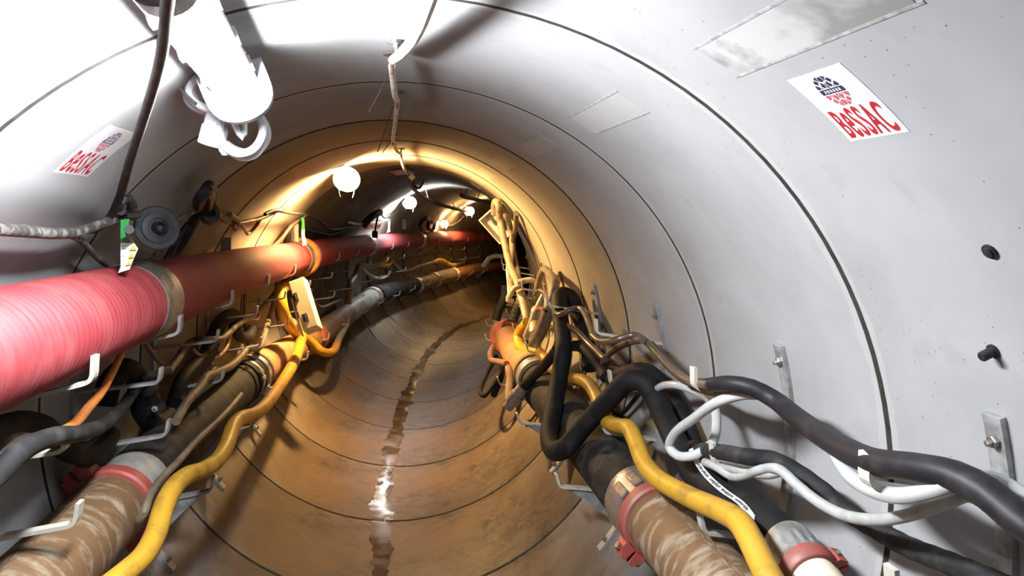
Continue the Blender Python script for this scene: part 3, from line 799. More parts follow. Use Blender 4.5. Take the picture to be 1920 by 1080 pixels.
lathe('plate', c, (c[0], c[1] * .5, c[2] * .5), [(0, .018), (.008, .018), (.008, .008)], 'bolt', g, 12)
hexbolt(g, (c[0], c[1] * .992, c[2] * .992), (c[0], c[1] * .5, c[2] * .5), .008, .008)

# ------------------------------------------------------------------ stickers with the red lettering
def sticker(s_c, a_c, w, h, dirn, label):
    """w along the bore (reading towards dirn), h along the wall; centre angle a_c degrees, sign gives the side"""
    sg = 1 if a_c > 0 else -1
    def P(px, py, lift):
        # px to the right as read, py up as read
        return T(*polar(s_c + dirn * px, a_c - sg * math.degrees(py), 1.0 - lift))
    g = empty('sticker', P(0, -h / 2, 0))
    tag(g, label, 'sticker')
    V, F = [], []
    nx, ny = 6, 8
    for lift in (0.0008, 0.0002):
        for j in range(ny + 1):
            for i in range(nx + 1):
                V.append(P(-w / 2 + w * i / nx, -h / 2 + h * j / ny, lift))
    m = (nx + 1) * (ny + 1)
    for j in range(ny):
        for i in range(nx):
            q = j * (nx + 1) + i
            F.append((q, q + 1, q + nx + 2, q + nx + 1))
            F.append((m + q, m + q + nx + 1, m + q + nx + 2, m + q + 1))
    bd = [i for i in range(nx)] + [j * (nx + 1) + nx for j in range(ny)] + [ny * (nx + 1) + i for i in range(nx, 0, -1)] + [j * (nx + 1) for j in range(ny, 0, -1)]
    for k in range(len(bd)):
        a, b = bd[k], bd[(k + 1) % len(bd)]
        F.append((a, m + a, m + b, b))
    make('sheet', V, F, 'paper', g)
    # lettering from the built-in font, thickened and stretched tall
    cu = bpy.data.curves.new('lettering', 'FONT')
    cu.body = 'BeSSAC'
    cu.size = 1.0
    cu.offset = 0.016
    cu.space_character = 1.2
    cu.resolution_u = 6
    ob = bpy.data.objects.new('lettering_source', cu)
    COL.objects.link(ob)
    bpy.context.view_layer.update()
    me = ob.evaluated_get(bpy.context.evaluated_depsgraph_get()).to_mesh()
    bm = bmesh.new()
    bm.from_mesh(me)
    bmesh.ops.triangulate(bm, faces=bm.faces)
    bmesh.ops.subdivide_edges(bm, edges=[e for e in bm.edges if e.calc_length() > .25], cuts=2)
    xs = [v.co.x for v in bm.verts]
    ys = [v.co.y for v in bm.verts]
    x0, x1, y0, y1 = min(xs), max(xs), min(ys), max(ys)
    bm.verts.ensure_lookup_table()
    V = []
    for v in bm.verts:
        fx = (v.co.x - x0) / (x1 - x0)
        # the small e is drawn as tall as the capitals
        fy = (v.co.y - y0) / (y1 - y0)
        if 0.16 < fx < 0.315:
            fy *= 1.30
        V.append(P((fx - .5) * w * .84, -h * .46 + min(fy, 1.0) * h * .42, 0.0013))
    F = [tuple(v.index for v in f.verts) for f in bm.faces]
    bm.free()
    ob.evaluated_get(bpy.context.evaluated_depsgraph_get()).to_mesh_clear()
    bpy.data.objects.remove(ob)
    make('lettering', V, F, 'ink_red', g, recalc=False)
    # round emblem: navy lattice dome, navy band with white pills, pink lattice bowl
    R = h * .225
    cy = h * .21
    n = 64
    parts = {'emblem_dome': [], 'emblem_band': [], 'emblem_bowl': []}
    lat = [(-.55, .62), (0, .78), (.55, .62), (-.28, .42), (.28, .42), (-.8, .35), (.8, .35)]
    for j in range(n):
        for i in range(n):
            X, Y = -1 + (i + .5) * 2 / n, -1 + (j + .5) * 2 / n
            if X * X + Y * Y > 1:
                continue
            if abs(Y) < 0.17:
                if abs(Y) > 0.155:
                    continue
                inside = any(abs(X - q) < .085 and abs(Y) < .10 for q in (-.62, -.37, -.125, .125, .37, .62))
                if not inside:
                    parts['emblem_band'].append((i, j))
            elif abs(Y) > 0.215:
                hole = any(abs(math.hypot((X - q) / 1.0, (abs(Y) - r)) - .21) < .045 for q, r in lat)
                core = any(math.hypot(X - q, abs(Y) - r) < .10 for q, r in lat)
                if not hole:
                    parts['emblem_dome' if Y > 0 else 'emblem_bowl'].append((i, j))
    for nm, cells in parts.items():
        idx, V, F = {}, [], []
        for i, j in cells:
            q = []
            for di, dj in ((0, 0), (1, 0), (1, 1), (0, 1)):
                k = (i + di, j + dj)
                if k not in idx:
                    idx[k] = len(V)
                    V.append(P((-1 + k[0] * 2 / n) * R * .85, cy + (-1 + k[1] * 2 / n) * R, 0.0013))
                q.append(idx[k])
            F.append(tuple(q))
        make(nm, V, F, 'ink_pink' if nm == 'emblem_bowl' else 'ink_navy', g, recalc=False)
sticker(1.010, 37.3, 0.135, 0.142, -1, 'white sticker with red lettering and round emblem high on the right wall')
sticker(1.775, -42.6, 0.180, 0.150, 1, 'washed-out white sticker with red lettering high on the left wall')

# ------------------------------------------------------------------ small fixings on the right wall
def wall_bolt(p, label, dark):
    s, x, z = p
    g = root('anchor_bolt', p, label, 'bolt')
    r = math.hypot(x, z)
    q = (s, x * .8, z * .8)
    e = (s, x * .999 / r, z * .999 / r)
    lathe('washer', e, q, [(0, .012), (.003, .012), (.003, .007)], 'plastic_black', g, 14)
    lathe('stud', e, q, [(0, .0085), (.022, .0085), (.024, .007)] if not dark else [(0, .009), (.006, .008), (.007, .003)], 'plastic_black', g, 10)
wall_bolt((1.03,0.903,0.429), 'short black anchor stud sticking out of the right wall', False)
wall_bolt((0.949,0.808,0.589), 'black plugged anchor hole higher on the right wall', True)

# ------------------------------------------------------------------ left wall: upper cables, sockets, tags
cable([(0.594,-0.203,0.795),(0.675,-0.228,0.798),(0.771,-0.257,0.8),(0.955,-0.312,0.801),(1.234,-0.405,0.792),(1.5,-0.505,0.757),(1.75,-0.605,0.706),(1.886,-0.66,0.67),(1.995,-0.708,0.633),(2.061,-0.752,0.588),(2.046,-0.773,0.561),(1.967,-0.775,0.558)], [.0062, .0063, .0065, .007, .0078, .0086, .0092, .0096, .0098, .0098, .0098, .0098], 'cable_dusty', 'black dusty cable hanging down past the near lamp', 'cable')
cable([(1.383,-0.756,0.575),(1.534,-0.762,0.567),(1.649,-0.767,0.561),(1.782,-0.771,0.554),(1.897,-0.772,0.553),(2.011,-0.76,0.57),(2.115,-0.745,0.59),(2.194,-0.734,0.603)], [.012, .0125, .013, .013, .012, .012, .013, .013], 'cable_mud', 'thick mud-caked cable running along the left wall into the near socket', 'cable')
cable([(1.892,-0.782,0.548),(1.981,-0.793,0.533),(2.071,-0.808,0.509),(2.234,-0.834,0.465),(2.383,-0.85,0.435),(2.54,-0.856,0.424),(2.68,-0.85,0.436),(2.765,-0.831,0.471),(2.749,-0.796,0.527),(2.682,-0.764,0.573),(2.755,-0.748,0.593),(2.889,-0.727,0.619),(2.978,-0.716,0.632)], .0085, 'cable_mud', 'thin dusty cable drooping below the near green tag', 'cable')
cable([(2.909,-0.713,0.628),(3.207,-0.736,0.601),(3.559,-0.764,0.565),(3.792,-0.767,0.56),(4.105,-0.756,0.575),(4.296,-0.74,0.596),(4.454,-0.713,0.627),(4.619,-0.685,0.659)], .011, 'cable_brown', 'brown cable looping along the left wall beyond the hanging strap', 'cable')
cable([(3.368,-0.722,0.601),(3.668,-0.75,0.567),(3.751,-0.773,0.535),(3.591,-0.757,0.557)], .013, 'cable_brown', 'short brown cable end knotted round the left wall cable', 'cable')
cable([(3.834,-0.771,0.555),(4.039,-0.796,0.519),(4.181,-0.809,0.499),(4.219,-0.786,0.533),(4.2,-0.754,0.578)], .009, 'cable_brown', 'small V-shaped slack loop below the left wall cable', 'cable')
cable([(4.155,-0.72,0.605),(4.273,-0.701,0.626),(4.562,-0.704,0.623),(4.92,-0.711,0.615),(5.327,-0.715,0.611)], .010, 'plastic_black', 'dark cable crossing to the far green tag', 'cable')
cable([(5.408,-0.731,0.607),(5.328,-0.758,0.572),(5.233,-0.792,0.524),(5.19,-0.836,0.451),(5.072,-0.861,0.401),(4.971,-0.872,0.377)], .013, 'cable_brown', 'brown cable sloping down from the far green tag to the duct', 'cable')
cable([(5.393,-0.728,0.611),(5.82,-0.746,0.588),(6.27,-0.779,0.544),(6.754,-0.817,0.484),(7.588,-0.807,0.501),(8.2,-0.783,0.537)], .010, 'cable_black', 'dark cable slack behind the far green tag', 'cable')
def socket(c, axis, r, label):
    """round weatherproof socket with flap lid; c centre, axis towards viewer (tunnel coordinates)"""
    g = root('power_socket', c, label, 'socket', 'black sockets on the left cable')
    q = tuple(c[i] + axis[i] for i in range(3))
    lathe('body', c, q, [(-.05, r * .55), (-.045, r * .8), (-.01, r * .86), (0, r * .9), (.004, r)], 'plastic_black', g, 28)
    lathe('lid', c, q, [(.004, r), (.012, r * 1.02), (.016, r * .96), (.016, r * .72), (.022, r * .70), (.024, r * .45), (.02, r * .42)], 'plastic_grey', g, 32)
    lathe('hub', c, q, [(.018, r * .3), (.05, r * .27), (.055, r * .2), (.03, r * .15)], 'plastic_black', g, 20)
    return g
sk = (2.284,-0.705,0.559)
g = socket(sk, (-.8, .5, .1), .062, 'grey-lidded round black socket beside the near green tag')
tube('latch', [(1.972,-0.677,0.562),(2.105,-0.707,0.524),(2.275,-0.728,0.495),(2.341,-0.725,0.498)], .012, 'plastic_black', g, 8)
g = root('cable_clip', (2.115,-0.73,0.624), 'black plastic clip where the hanging cable meets the left wall', 'clip')
tube('clip_arm', [(2.053,-0.728,0.611),(2.027,-0.711,0.63),(2.042,-0.703,0.639),(2.079,-0.705,0.621),(2.118,-0.726,0.598),(2.049,-0.719,0.606)], .011, 'plastic_black', g, 8)
tube('clip_tongue', [(2.083,-0.713,0.643),(2.141,-0.719,0.621)], .011, 'plastic_black', g, 6)
tube('clip_strap', [(2.086,-0.726,0.597),(2.112,-0.716,0.594),(2.151,-0.712,0.598)], .012, 'plastic_black', g, 6)
g = root('strap_hanger', (2.98,-0.72,0.604), 'black rubber strap bundle hanging on the left wall by the dark socket', 'strap')
tube('strap', [(2.77,-0.704,0.622),(2.619,-0.658,0.671),(2.579,-0.629,0.699),(2.687,-0.636,0.692),(2.891,-0.675,0.654),(3.084,-0.72,0.605),(3.146,-0.746,0.573),(2.986,-0.737,0.584),(2.885,-0.717,0.608)], .013, 'plastic_black', g, 8)
tube('strap', [(2.625,-0.67,0.631),(2.549,-0.645,0.656),(2.541,-0.627,0.673),(2.668,-0.646,0.655),(2.758,-0.673,0.627)], .020, 'plastic_black', g, 8)
tube('strap_tail', [(2.897,-0.727,0.619),(2.972,-0.772,0.563),(3.009,-0.8,0.521),(3.027,-0.828,0.475),(3.019,-0.854,0.428)], [.016, .018, .014, .012, .006], 'plastic_black', g, 8)
tube('strap_tail', [(2.945,-0.784,0.563),(2.949,-0.798,0.543),(2.963,-0.83,0.492),(2.969,-0.867,0.425),(2.931,-0.879,0.399)], [.01, .012, .01, .008, .006], 'plastic_black', g, 8)
lathe('ring', (2.843,-0.68,0.605), (2.549,-0.603,0.599), [(0, .03), (.01, .034), (.02, .03), (.02, .018), (0, .018)], 'plastic_black', g, 20)

def hang_tag(px, label, widths, greens, marks):
    """folded plastic tag built as a strip of quads between left and right edges (tunnel coordinates)"""
    L, R = px
    g = tag(empty('warning_tag', T(*L[-1])), label, 'tag', 'green and white tags on the left wall')
    def strip(name, i0, i1, mat, off=0.0):
        V, F = [], []
        for o2 in (off, off + .0025):
            for i in range(i0, i1 + 1):
                for q in (L[i], R[i]):
                    p = T(*q)
                    V.append(p + Vector((0.3, -0.9, 0.0)).normalized() * o2)
        m = (i1 - i0 + 1) * 2
        for i in range(i1 - i0):
            F.append((2 * i, 2 * i + 1, 2 * i + 3, 2 * i + 2))
            F.append((m + 2 * i, m + 2 * i + 2, m + 2 * i + 3, m + 2 * i + 1))
            F.append((2 * i, 2 * i + 2, m + 2 * i + 2, m + 2 * i))
            F.append((2 * i + 1, m + 2 * i + 1, m + 2 * i + 3, 2 * i + 3))
        F += [(0, m, m + 1, 1), (2 * (i1 - i0), 2 * (i1 - i0) + 1, m + 2 * (i1 - i0) + 1, m + 2 * (i1 - i0))]
        return make(name, V, F, mat, g)
    strip('green_panel', 0, greens, 'tag_green')
    strip('white_panel', greens, len(L) - 1, 'tag_white')
    for (A, B, D, mat) in marks:
        V = [T(*q) + Vector((0.3, -0.9, 0)).normalized() * .0045 for q in (A, B, D)] + [T(*q) + Vector((0.3, -0.9, 0)).normalized() * .003 for q in (A, B, D)]
        make('warning_triangle' if mat == 'tag_yellow' else 'print_mark', V, [(0, 1, 2), (5, 4, 3), (0, 3, 4, 1), (1, 4, 5, 2), (2, 5, 3, 0)], mat, g)
hang_tag(([(2.06,-0.725,0.584),(2.06,-0.726,0.546),(2.06,-0.726,0.525),(2.06,-0.727,0.493),(2.06,-0.727,0.463),(2.06,-0.733,0.447)], [(2.06,-0.703,0.587),(2.06,-0.708,0.567),(2.06,-0.694,0.526),(2.06,-0.684,0.511),(2.06,-0.699,0.475),(2.06,-0.705,0.457)]),
         'green tag with white warning label hanging beside the near socket', 0, 2,
         [(*[[(2.055,-0.703,0.507),(2.055,-0.686,0.508),(2.055,-0.694,0.521)][i] for i in range(3)], 'tag_yellow'), (*[[(2.055,-0.707,0.486),(2.055,-0.692,0.489),(2.055,-0.699,0.5)][i] for i in range(3)], 'tag_yellow'),
          (*[[(2.055,-0.713,0.467),(2.055,-0.699,0.47),(2.055,-0.705,0.48)][i] for i in range(3)], 'tag_yellow'),
          (*[[(2.055,-0.721,0.517),(2.055,-0.704,0.519),(2.055,-0.721,0.515)][i] for i in range(3)], 'tag_ink'), (*[[(2.055,-0.721,0.512),(2.055,-0.707,0.513),(2.055,-0.721,0.51)][i] for i in range(3)], 'tag_ink'), (*[[(2.055,-0.723,0.492),(2.055,-0.707,0.496),(2.055,-0.723,0.491)][i] for i in range(3)], 'tag_ink')])
hang_tag(([(5.3,-0.735,0.588),(5.3,-0.731,0.544),(5.3,-0.734,0.503),(5.3,-0.734,0.459),(5.3,-0.727,0.433),(5.3,-0.726,0.392)], [(5.3,-0.716,0.588),(5.3,-0.713,0.544),(5.3,-0.712,0.504),(5.3,-0.712,0.463),(5.3,-0.701,0.437),(5.3,-0.697,0.401)]),
         'bright green and white tag hanging above the orange duct coupling', 0, 2, [])
hang_tag(([(9.0,-0.749,0.588),(9.0,-0.748,0.55),(9.0,-0.741,0.512),(9.0,-0.747,0.46),(9.0,-0.759,0.415)], [(9.0,-0.716,0.589),(9.0,-0.716,0.551),(9.0,-0.722,0.512),(9.0,-0.721,0.461),(9.0,-0.714,0.436)]),
         'small bluish white tag lit by the distant white lamp', 0, 1, [])
def grey_tag(c, label):
    slabo = slab('marker_tag', T(*c), Vector((1, 0, 0)), Vector((0, 0, 1)), Vector((0, -1, 0)), .05, .13, .006, 'pipe_grey', None, .002)
    tag(slabo, label, 'tag', 'grey tags on the left wall')
grey_tag((3.823,-0.84,0.422), 'grey green tag hanging from the left wall cable before the bright stretch')
grey_tag((5.443,-0.808,0.48), 'dull grey tag on the left wall next to the bright green tag')
grey_tag((9.928,-0.77,0.521), 'dull grey tag between the distant lamps')

# ------------------------------------------------------------------ left wall: lower cables and hoses
cable([(1.33,-0.728,0.13),(1.432,-0.727,0.136),(1.485,-0.724,0.151),(1.548,-0.724,0.151),(1.649,-0.727,0.136),(1.796,-0.743,0.099),(2.083,-0.789,0.039),(2.345,-0.83,0.012),(2.559,-0.86,0.018),(2.571,-0.839,0.049),(2.499,-0.795,0.086),(2.554,-0.776,0.079),(2.706,-0.788,0.059)], [.021, .021, .021, .021, .021, .02, .02, .019, .018, .015, .013, .012, .011], 'rubber_dust', 'thick dusty black cable lying in the near left hook', 'cable')
cable([(2.692,-0.788,0.061),(3.054,-0.849,0.038),(3.286,-0.879,0.046),(3.329,-0.858,0.062),(3.302,-0.797,0.069),(3.383,-0.768,0.057),(3.608,-0.789,0.04),(4.049,-0.84,0.019),(4.525,-0.88,0.005),(4.86,-0.88,0.028),(5.05,-0.856,0.084),(5.126,-0.803,0.164),(5.098,-0.752,0.207),(5.269,-0.756,0.193),(5.706,-0.811,0.122),(6.089,-0.86,0.02),(5.953,-0.8,0.018)], .015, 'cable_brown', 'long brown cable waving between the left hooks under the duct', 'cable')
cable([(2.702,-0.88,0.189),(2.747,-0.885,0.162),(2.842,-0.893,0.109),(2.843,-0.858,0.06),(2.852,-0.839,0.046),(2.893,-0.839,0.042)], .009, 'cable_copper', 'thin brown cable dipping behind the steel duct clamp', 'cable')
cable([(3.43,-0.9,0.004),(3.57,-0.898,-0.054),(3.713,-0.895,-0.097),(3.883,-0.893,-0.114),(4.052,-0.895,-0.096),(4.121,-0.898,-0.056),(4.219,-0.9,-0.013),(4.36,-0.9,0.009)], .011, 'cable_copper', 'copper coloured cable sagging below the long brown cable', 'cable')
cable([(4.374,-0.88,-0.002),(4.55,-0.88,-0.018),(4.707,-0.879,-0.036),(4.737,-0.88,-0.001),(4.809,-0.897,0.074)], .009, 'cable_copper', 'short copper cable with a bent end in the bright stretch', 'cable')
cable([(2.646,-0.753,-0.105),(2.812,-0.756,-0.075),(3.021,-0.757,-0.063),(3.095,-0.758,-0.05),(3.306,-0.766,-0.075),(3.585,-0.773,-0.107),(3.889,-0.79,-0.123),(4.052,-0.792,-0.112),(4.255,-0.769,-0.131),(4.576,-0.812,-0.117),(4.874,-0.856,-0.08),(5.16,-0.899,-0.045),(5.364,-0.93,0.012)], [.016, .016, .017, .018, .018, .018, .019, .019, .019, .018, .018, .017, .016], 'cable_olive', 'thick brown-grey cable climbing behind the rusty left pipe', 'cable')
cable([(2.571,-0.869,0.236),(2.336,-0.813,0.21),(2.161,-0.78,0.178),(2.057,-0.778,0.135),(1.948,-0.771,0.12),(1.831,-0.756,0.114),(1.707,-0.738,0.132)], [.009, .0095, .010, .011, .012, .012, .008], 'cable_orange', 'orange cable dropping from the duct to the near left hook', 'cable')
cable([(1.531,-0.793,0.109),(1.575,-0.789,0.131),(1.603,-0.787,0.141),(1.65,-0.789,0.135),(1.73,-0.793,0.105)], .012, 'cable_olive', 'dull brown cable loop at the left edge', 'cable')
cable([(1.655,-0.891,0.125),(1.786,-0.893,0.114),(1.888,-0.895,0.097),(1.989,-0.898,0.062),(2.097,-0.9,-0.009),(2.224,-0.897,-0.079),(2.353,-0.894,-0.104),(2.445,-0.896,-0.09)], .034, 'rubber', 'fat black hose in the shadow below the near red duct', 'rubber_hose')
cable([(2.504,-0.93,-0.011),(2.519,-0.918,0.054),(2.549,-0.896,0.088),(2.684,-0.898,0.054),(2.752,-0.9,-0.017),(2.766,-0.895,-0.097),(2.859,-0.884,-0.171),(3.018,-0.881,-0.184)], .038, 'rubber', 'fat black hose loop behind the near left cables', 'rubber_hose')
cable([(3.138,-0.883,-0.172),(3.295,-0.893,-0.109),(3.471,-0.896,-0.088),(3.692,-0.906,-0.083),(3.869,-0.919,-0.036),(3.973,-0.92,0.015),(4.117,-0.919,0.045),(4.286,-0.919,0.037),(4.405,-0.92,-0.013)], .040, 'rubber', 'fat black hose arching behind the brown cables on the left', 'rubber_hose')
cable([(4.241,-0.9,-0.016),(4.342,-0.896,-0.086),(4.51,-0.892,-0.12),(4.614,-0.895,-0.092)], .034, 'rubber', 'short black hose end beside the copper cable', 'rubber_hose')
g = root('valve', (2.748,-0.859,-0.045), 'black valve body with a bright bolt in the left shadows', 'valve')
lathe('body', (2.745,-0.88,-0.0), (2.766,-0.853,-0.113), [(0, .02), (.004, .036), (.03, .038), (.034, .028), (.07, .026), (.074, .04), (.10, .04), (.104, .02)], 'plastic_black', g, 20)
hexbolt(g, (2.705,-0.841,-0.078), (2.63,-0.799,-0.044), .012, .014)
cable([(3.44,-0.691,-0.203),(3.22,-0.69,-0.204),(3.006,-0.692,-0.2),(2.709,-0.7,-0.19),(2.474,-0.7,-0.188),(2.293,-0.705,-0.188),(2.197,-0.707,-0.202),(2.141,-0.704,-0.226),(2.148,-0.718,-0.249)], .012, 'cable_olive', 'flat brown hose lying along the black left hose to its clamp', 'flat_hose')
YL = cable([(5.497,-0.78,-0.179),(5.298,-0.727,-0.221),(5.117,-0.702,-0.265),(4.742,-0.664,-0.304),(4.387,-0.639,-0.31),(3.943,-0.616,-0.299),(3.589,-0.606,-0.287),(3.33,-0.611,-0.262),(3.092,-0.624,-0.216),(2.945,-0.626,-0.21),(2.809,-0.618,-0.232),(2.631,-0.612,-0.234),(2.461,-0.619,-0.213),(2.295,-0.631,-0.176),(2.15,-0.63,-0.162),(2.047,-0.626,-0.174),(1.945,-0.617,-0.204),(1.841,-0.614,-0.214),(1.735,-0.618,-0.203),(1.622,-0.632,-0.192),(1.481,-0.648,-0.171)], [.040, .038, .037, .035, .033, .031, .030, .029, .029, .028, .028, .027, .027, .027, .027, .027, .027, .027, .027, .027, .027], 'hose_yellow', 'long yellow hose draped along the left pipe to the bottom edge', 'air_hose', None, 16)
cable([(5.261,-0.833,0.107),(4.936,-0.793,0.104),(4.903,-0.779,0.032),(4.948,-0.768,-0.05),(5.067,-0.759,-0.131),(5.198,-0.743,-0.202)], .038, 'hose_yellow', 'bright yellow hose end curving over the cream cabinet', 'air_hose', None, 14)
cable([(5.248,-0.753,-0.202),(5.352,-0.716,-0.256),(5.42,-0.669,-0.317),(5.456,-0.63,-0.369),(5.61,-0.599,-0.417),(5.862,-0.596,-0.438),(6.116,-0.622,-0.436)], .032, 'hose_yellow', 'yellow hose hanging in a U below the cream cabinet', 'air_hose', None, 14)
cable([(6.116,-0.622,-0.436),(6.505,-0.672,-0.434),(6.844,-0.704,-0.42),(7.171,-0.745,-0.388)], .030, 'pipe_grey', 'grey end of the U-shaped yellow hose', 'air_hose', None, 12)
hosering((5.09,-0.76,-0.123), (5.198,-0.743,-0.202), .043, .09, 'steel', 'dull steel ferrule on the bright yellow hose end', 'ferrule')

# cream electrical cabinet on the left wall
A, B, D = [T(*q) for q in [(4.75,-0.706,0.191),(4.75,-0.625,0.223),(4.62,-0.499,-0.068)]]
uu = (B - A).normalized()
vv = (D - B)
vv = (vv - uu * vv.dot(uu)).normalized()
nn = uu.cross(vv)
if nn.y > 0:
    nn = -nn
bw, bh = (B - A).length * 1.15, (D - B).length
ctr = (A + D) / 2 + vv * 0.0
g = tag(empty('electrical_cabinet', ctr + vv * bh / 2), 'cream electrical cabinet with dark recesses behind the yellow hose', 'cabinet')
slab('body', ctr - nn * 0.09, uu, vv, nn, bw, bh, 0.09, 'cream', g, .008)
slab('door', ctr, uu, vv, nn, bw * .94, bh * .96, 0.012, 'cream', g, .004)
for k, (du, dv) in enumerate(((-.32, -.16), (-.1, .27))):
    o = ctr + uu * bw * du + vv * bh * dv + nn * .012
    r_ = slab('recess_plate', o, uu, vv, nn, bw * .34, bh * .16, .006, 'cream_dark', g, .002)
    slab('latch', o + nn * .006, uu, vv, nn, bw * .08, bh * .12, .008, 'plastic_black', r_, .002)
slab('side_rail', ctr - uu * bw * .72 - nn * .06 + vv * bh * .15, uu, vv, nn, bw * .10, bh * .75, .02, 'cream', g, .003)

# ------------------------------------------------------------------ right wall: the near cables
cable([(0.741,0.769,0.219),(0.763,0.752,0.242),(0.808,0.747,0.256),(0.847,0.743,0.27),(0.896,0.735,0.276),(0.961,0.728,0.266),(1.061,0.731,0.242),(1.137,0.745,0.231),(1.307,0.792,0.213),(1.459,0.824,0.21),(1.543,0.819,0.227),(1.575,0.782,0.246),(1.618,0.751,0.246),(1.739,0.739,0.215),(1.834,0.749,0.198)], [.0225] * 9 + [.022, .021, .020, .019, .017, .015], 'cable_black', 'thick black cable waving from hook to hook along the right wall', 'cable', None, 14)
cable([(1.69,0.731,0.226),(1.816,0.737,0.206),(2.069,0.789,0.184),(2.34,0.839,0.187),(2.49,0.845,0.207),(2.54,0.822,0.217),(2.559,0.765,0.196),(2.716,0.752,0.164),(2.81,0.751,0.17)], .0125, 'cable_bronze', 'bronze cable rising in an arch between the right wall hooks', 'cable', None, 12)
cable([(2.814,0.752,0.165),(3.096,0.811,0.176),(3.269,0.836,0.2),(3.371,0.833,0.213),(3.392,0.795,0.2),(3.413,0.76,0.177),(3.622,0.772,0.169),(3.983,0.811,0.176),(4.236,0.826,0.201),(4.406,0.817,0.194),(4.454,0.802,0.17)], [.0135] * 5 + [.015] * 6, 'cable_bronze', 'bronze sheened cable snaking over the hanging black hose', 'cable', None, 10)
cable([(1.844,0.757,0.188),(1.755,0.776,0.193),(1.646,0.768,0.223),(1.962,0.824,0.161),(2.185,0.868,0.143),(2.37,0.886,0.158),(2.503,0.88,0.19)], .012, 'cable_bronze', 'second bronze cable half hidden behind the thick black one', 'cable')
cable([(0.835,0.848,0.234),(0.872,0.834,0.247),(0.904,0.82,0.259),(0.902,0.774,0.27),(0.892,0.733,0.267),(0.941,0.733,0.237),(1.007,0.742,0.206),(1.093,0.759,0.181),(1.184,0.782,0.169),(1.272,0.813,0.168),(1.347,0.84,0.182),(1.432,0.859,0.192),(1.492,0.856,0.204),(1.557,0.854,0.212),(1.589,0.831,0.222),(1.612,0.789,0.222),(1.682,0.757,0.188),(1.823,0.753,0.106),(1.94,0.749,0.029),(1.971,0.75,-0.016),(1.926,0.759,-0.028),(1.878,0.79,-0.01),(1.871,0.83,0.022),(1.929,0.868,0.065),(1.995,0.884,0.102),(2.092,0.883,0.112),(2.189,0.863,0.111),(2.306,0.856,0.085),(2.399,0.859,0.045)], .0135, 'hose_clear', 'milky white hose with a hanging loop on the right wall', 'water_hose', None, 12)
cable([(1.84,0.8,-0.018),(1.745,0.79,0.0),(1.684,0.8,-0.002),(1.608,0.8,0.028),(1.544,0.798,0.062),(1.514,0.806,0.076),(1.467,0.805,0.087),(1.43,0.817,0.072),(1.366,0.828,0.058),(1.289,0.838,0.058),(1.191,0.835,0.088),(1.089,0.818,0.138),(0.994,0.796,0.195),(0.917,0.773,0.242),(0.883,0.774,0.27)], .0115, 'cable_grey', 'pale grey cable drooping below the near right hook', 'cable')
cable([(1.788,0.8,-0.009),(1.692,0.8,0.013),(1.595,0.799,0.038),(1.526,0.808,0.056),(1.474,0.816,0.082)], .010, 'cable_grey', 'second pale grey cable resting on the lower right hook', 'cable')
cable([(2.011,0.839,-0.03),(1.84,0.81,0.013),(1.717,0.789,0.048),(1.588,0.786,0.079),(1.557,0.836,0.08),(1.517,0.867,0.068),(1.459,0.899,0.044),(1.403,0.915,0.023),(1.303,0.92,0.021),(1.21,0.92,0.026),(1.102,0.919,0.044),(1.021,0.918,0.056),(0.939,0.918,0.068)], .0195, 'rubber_dust', 'dark ringed hose sloping down the right wall to the bottom corner', 'rubber_hose', None, 16, (0.045, 0.05), None, 0.006)
YR = cable([(1.231,0.692,-0.104),(1.285,0.696,-0.074),(1.353,0.707,-0.06),(1.413,0.714,-0.042),(1.495,0.729,-0.038),(1.609,0.738,-0.058),(1.783,0.735,-0.09),(1.982,0.722,-0.11),(2.1,0.723,-0.102),(2.204,0.732,-0.071),(2.29,0.738,-0.054),(2.438,0.75,-0.087),(2.601,0.761,-0.115),(2.727,0.773,-0.104),(2.861,0.786,-0.077),(3.017,0.797,-0.068),(3.173,0.796,-0.082),(3.389,0.791,-0.12),(3.649,0.788,-0.138),(3.936,0.79,-0.128),(3.995,0.763,-0.1)], .0275, 'hose_yellow', 'long yellow hose running along the right pipe to the bottom edge', 'air_hose', None, 16)
cable([(4.5,0.85,-0.19),(4.55,0.818,-0.206),(4.7,0.782,-0.219),(4.8,0.755,-0.194),(4.85,0.755,-0.146),(4.8,0.779,-0.085),(4.7,0.797,-0.036)], .036, 'hose_yellow', 'bright yellow hose elbow over the rusty right pipe', 'air_hose', None, 14)
# black hose: hanging bight, then along the wall to its end coupling
cable([(3.455,0.926,-0.087),(3.575,0.93,0.025),(3.68,0.909,0.145),(3.734,0.87,0.231),(3.722,0.825,0.243),(3.592,0.79,0.181),(3.442,0.774,0.096),(3.318,0.755,0.015),(3.285,0.736,-0.078),(3.197,0.7,-0.169),(3.074,0.656,-0.243),(2.974,0.627,-0.288),(2.845,0.621,-0.3),(2.739,0.642,-0.252),(2.701,0.689,-0.173),(2.621,0.725,-0.084),(2.53,0.755,0.002),(2.456,0.787,0.069),(2.415,0.827,0.07),(2.382,0.849,0.036),(2.277,0.85,-0.013),(2.159,0.848,-0.063),(2.011,0.843,-0.105),(1.83,0.843,-0.109),(1.64,0.836,-0.08),(1.523,0.827,-0.068),(1.451,0.827,-0.076)], [.040] * 8 + [.040] * 6 + [.037] * 8 + [.038, .040, .043, .045, .045], 'rubber', 'fat black hose hanging in a bight, then running to a red clamp at lower right', 'rubber_hose', None, 20)
cable([(4.229,0.775,-0.088),(4.06,0.78,-0.009),(3.933,0.793,0.106),(3.923,0.817,0.194),(3.99,0.839,0.266),(4.335,0.866,0.309),(4.523,0.863,0.319),(4.763,0.869,0.234),(4.884,0.87,0.129),(4.937,0.87,0.023)], [.034] * 3 + [.030, .026, .023, .022, .022, .022, .022], 'cable_olive', 'olive brown hose arched beside the hanging bight', 'rubber_hose', None, 16)
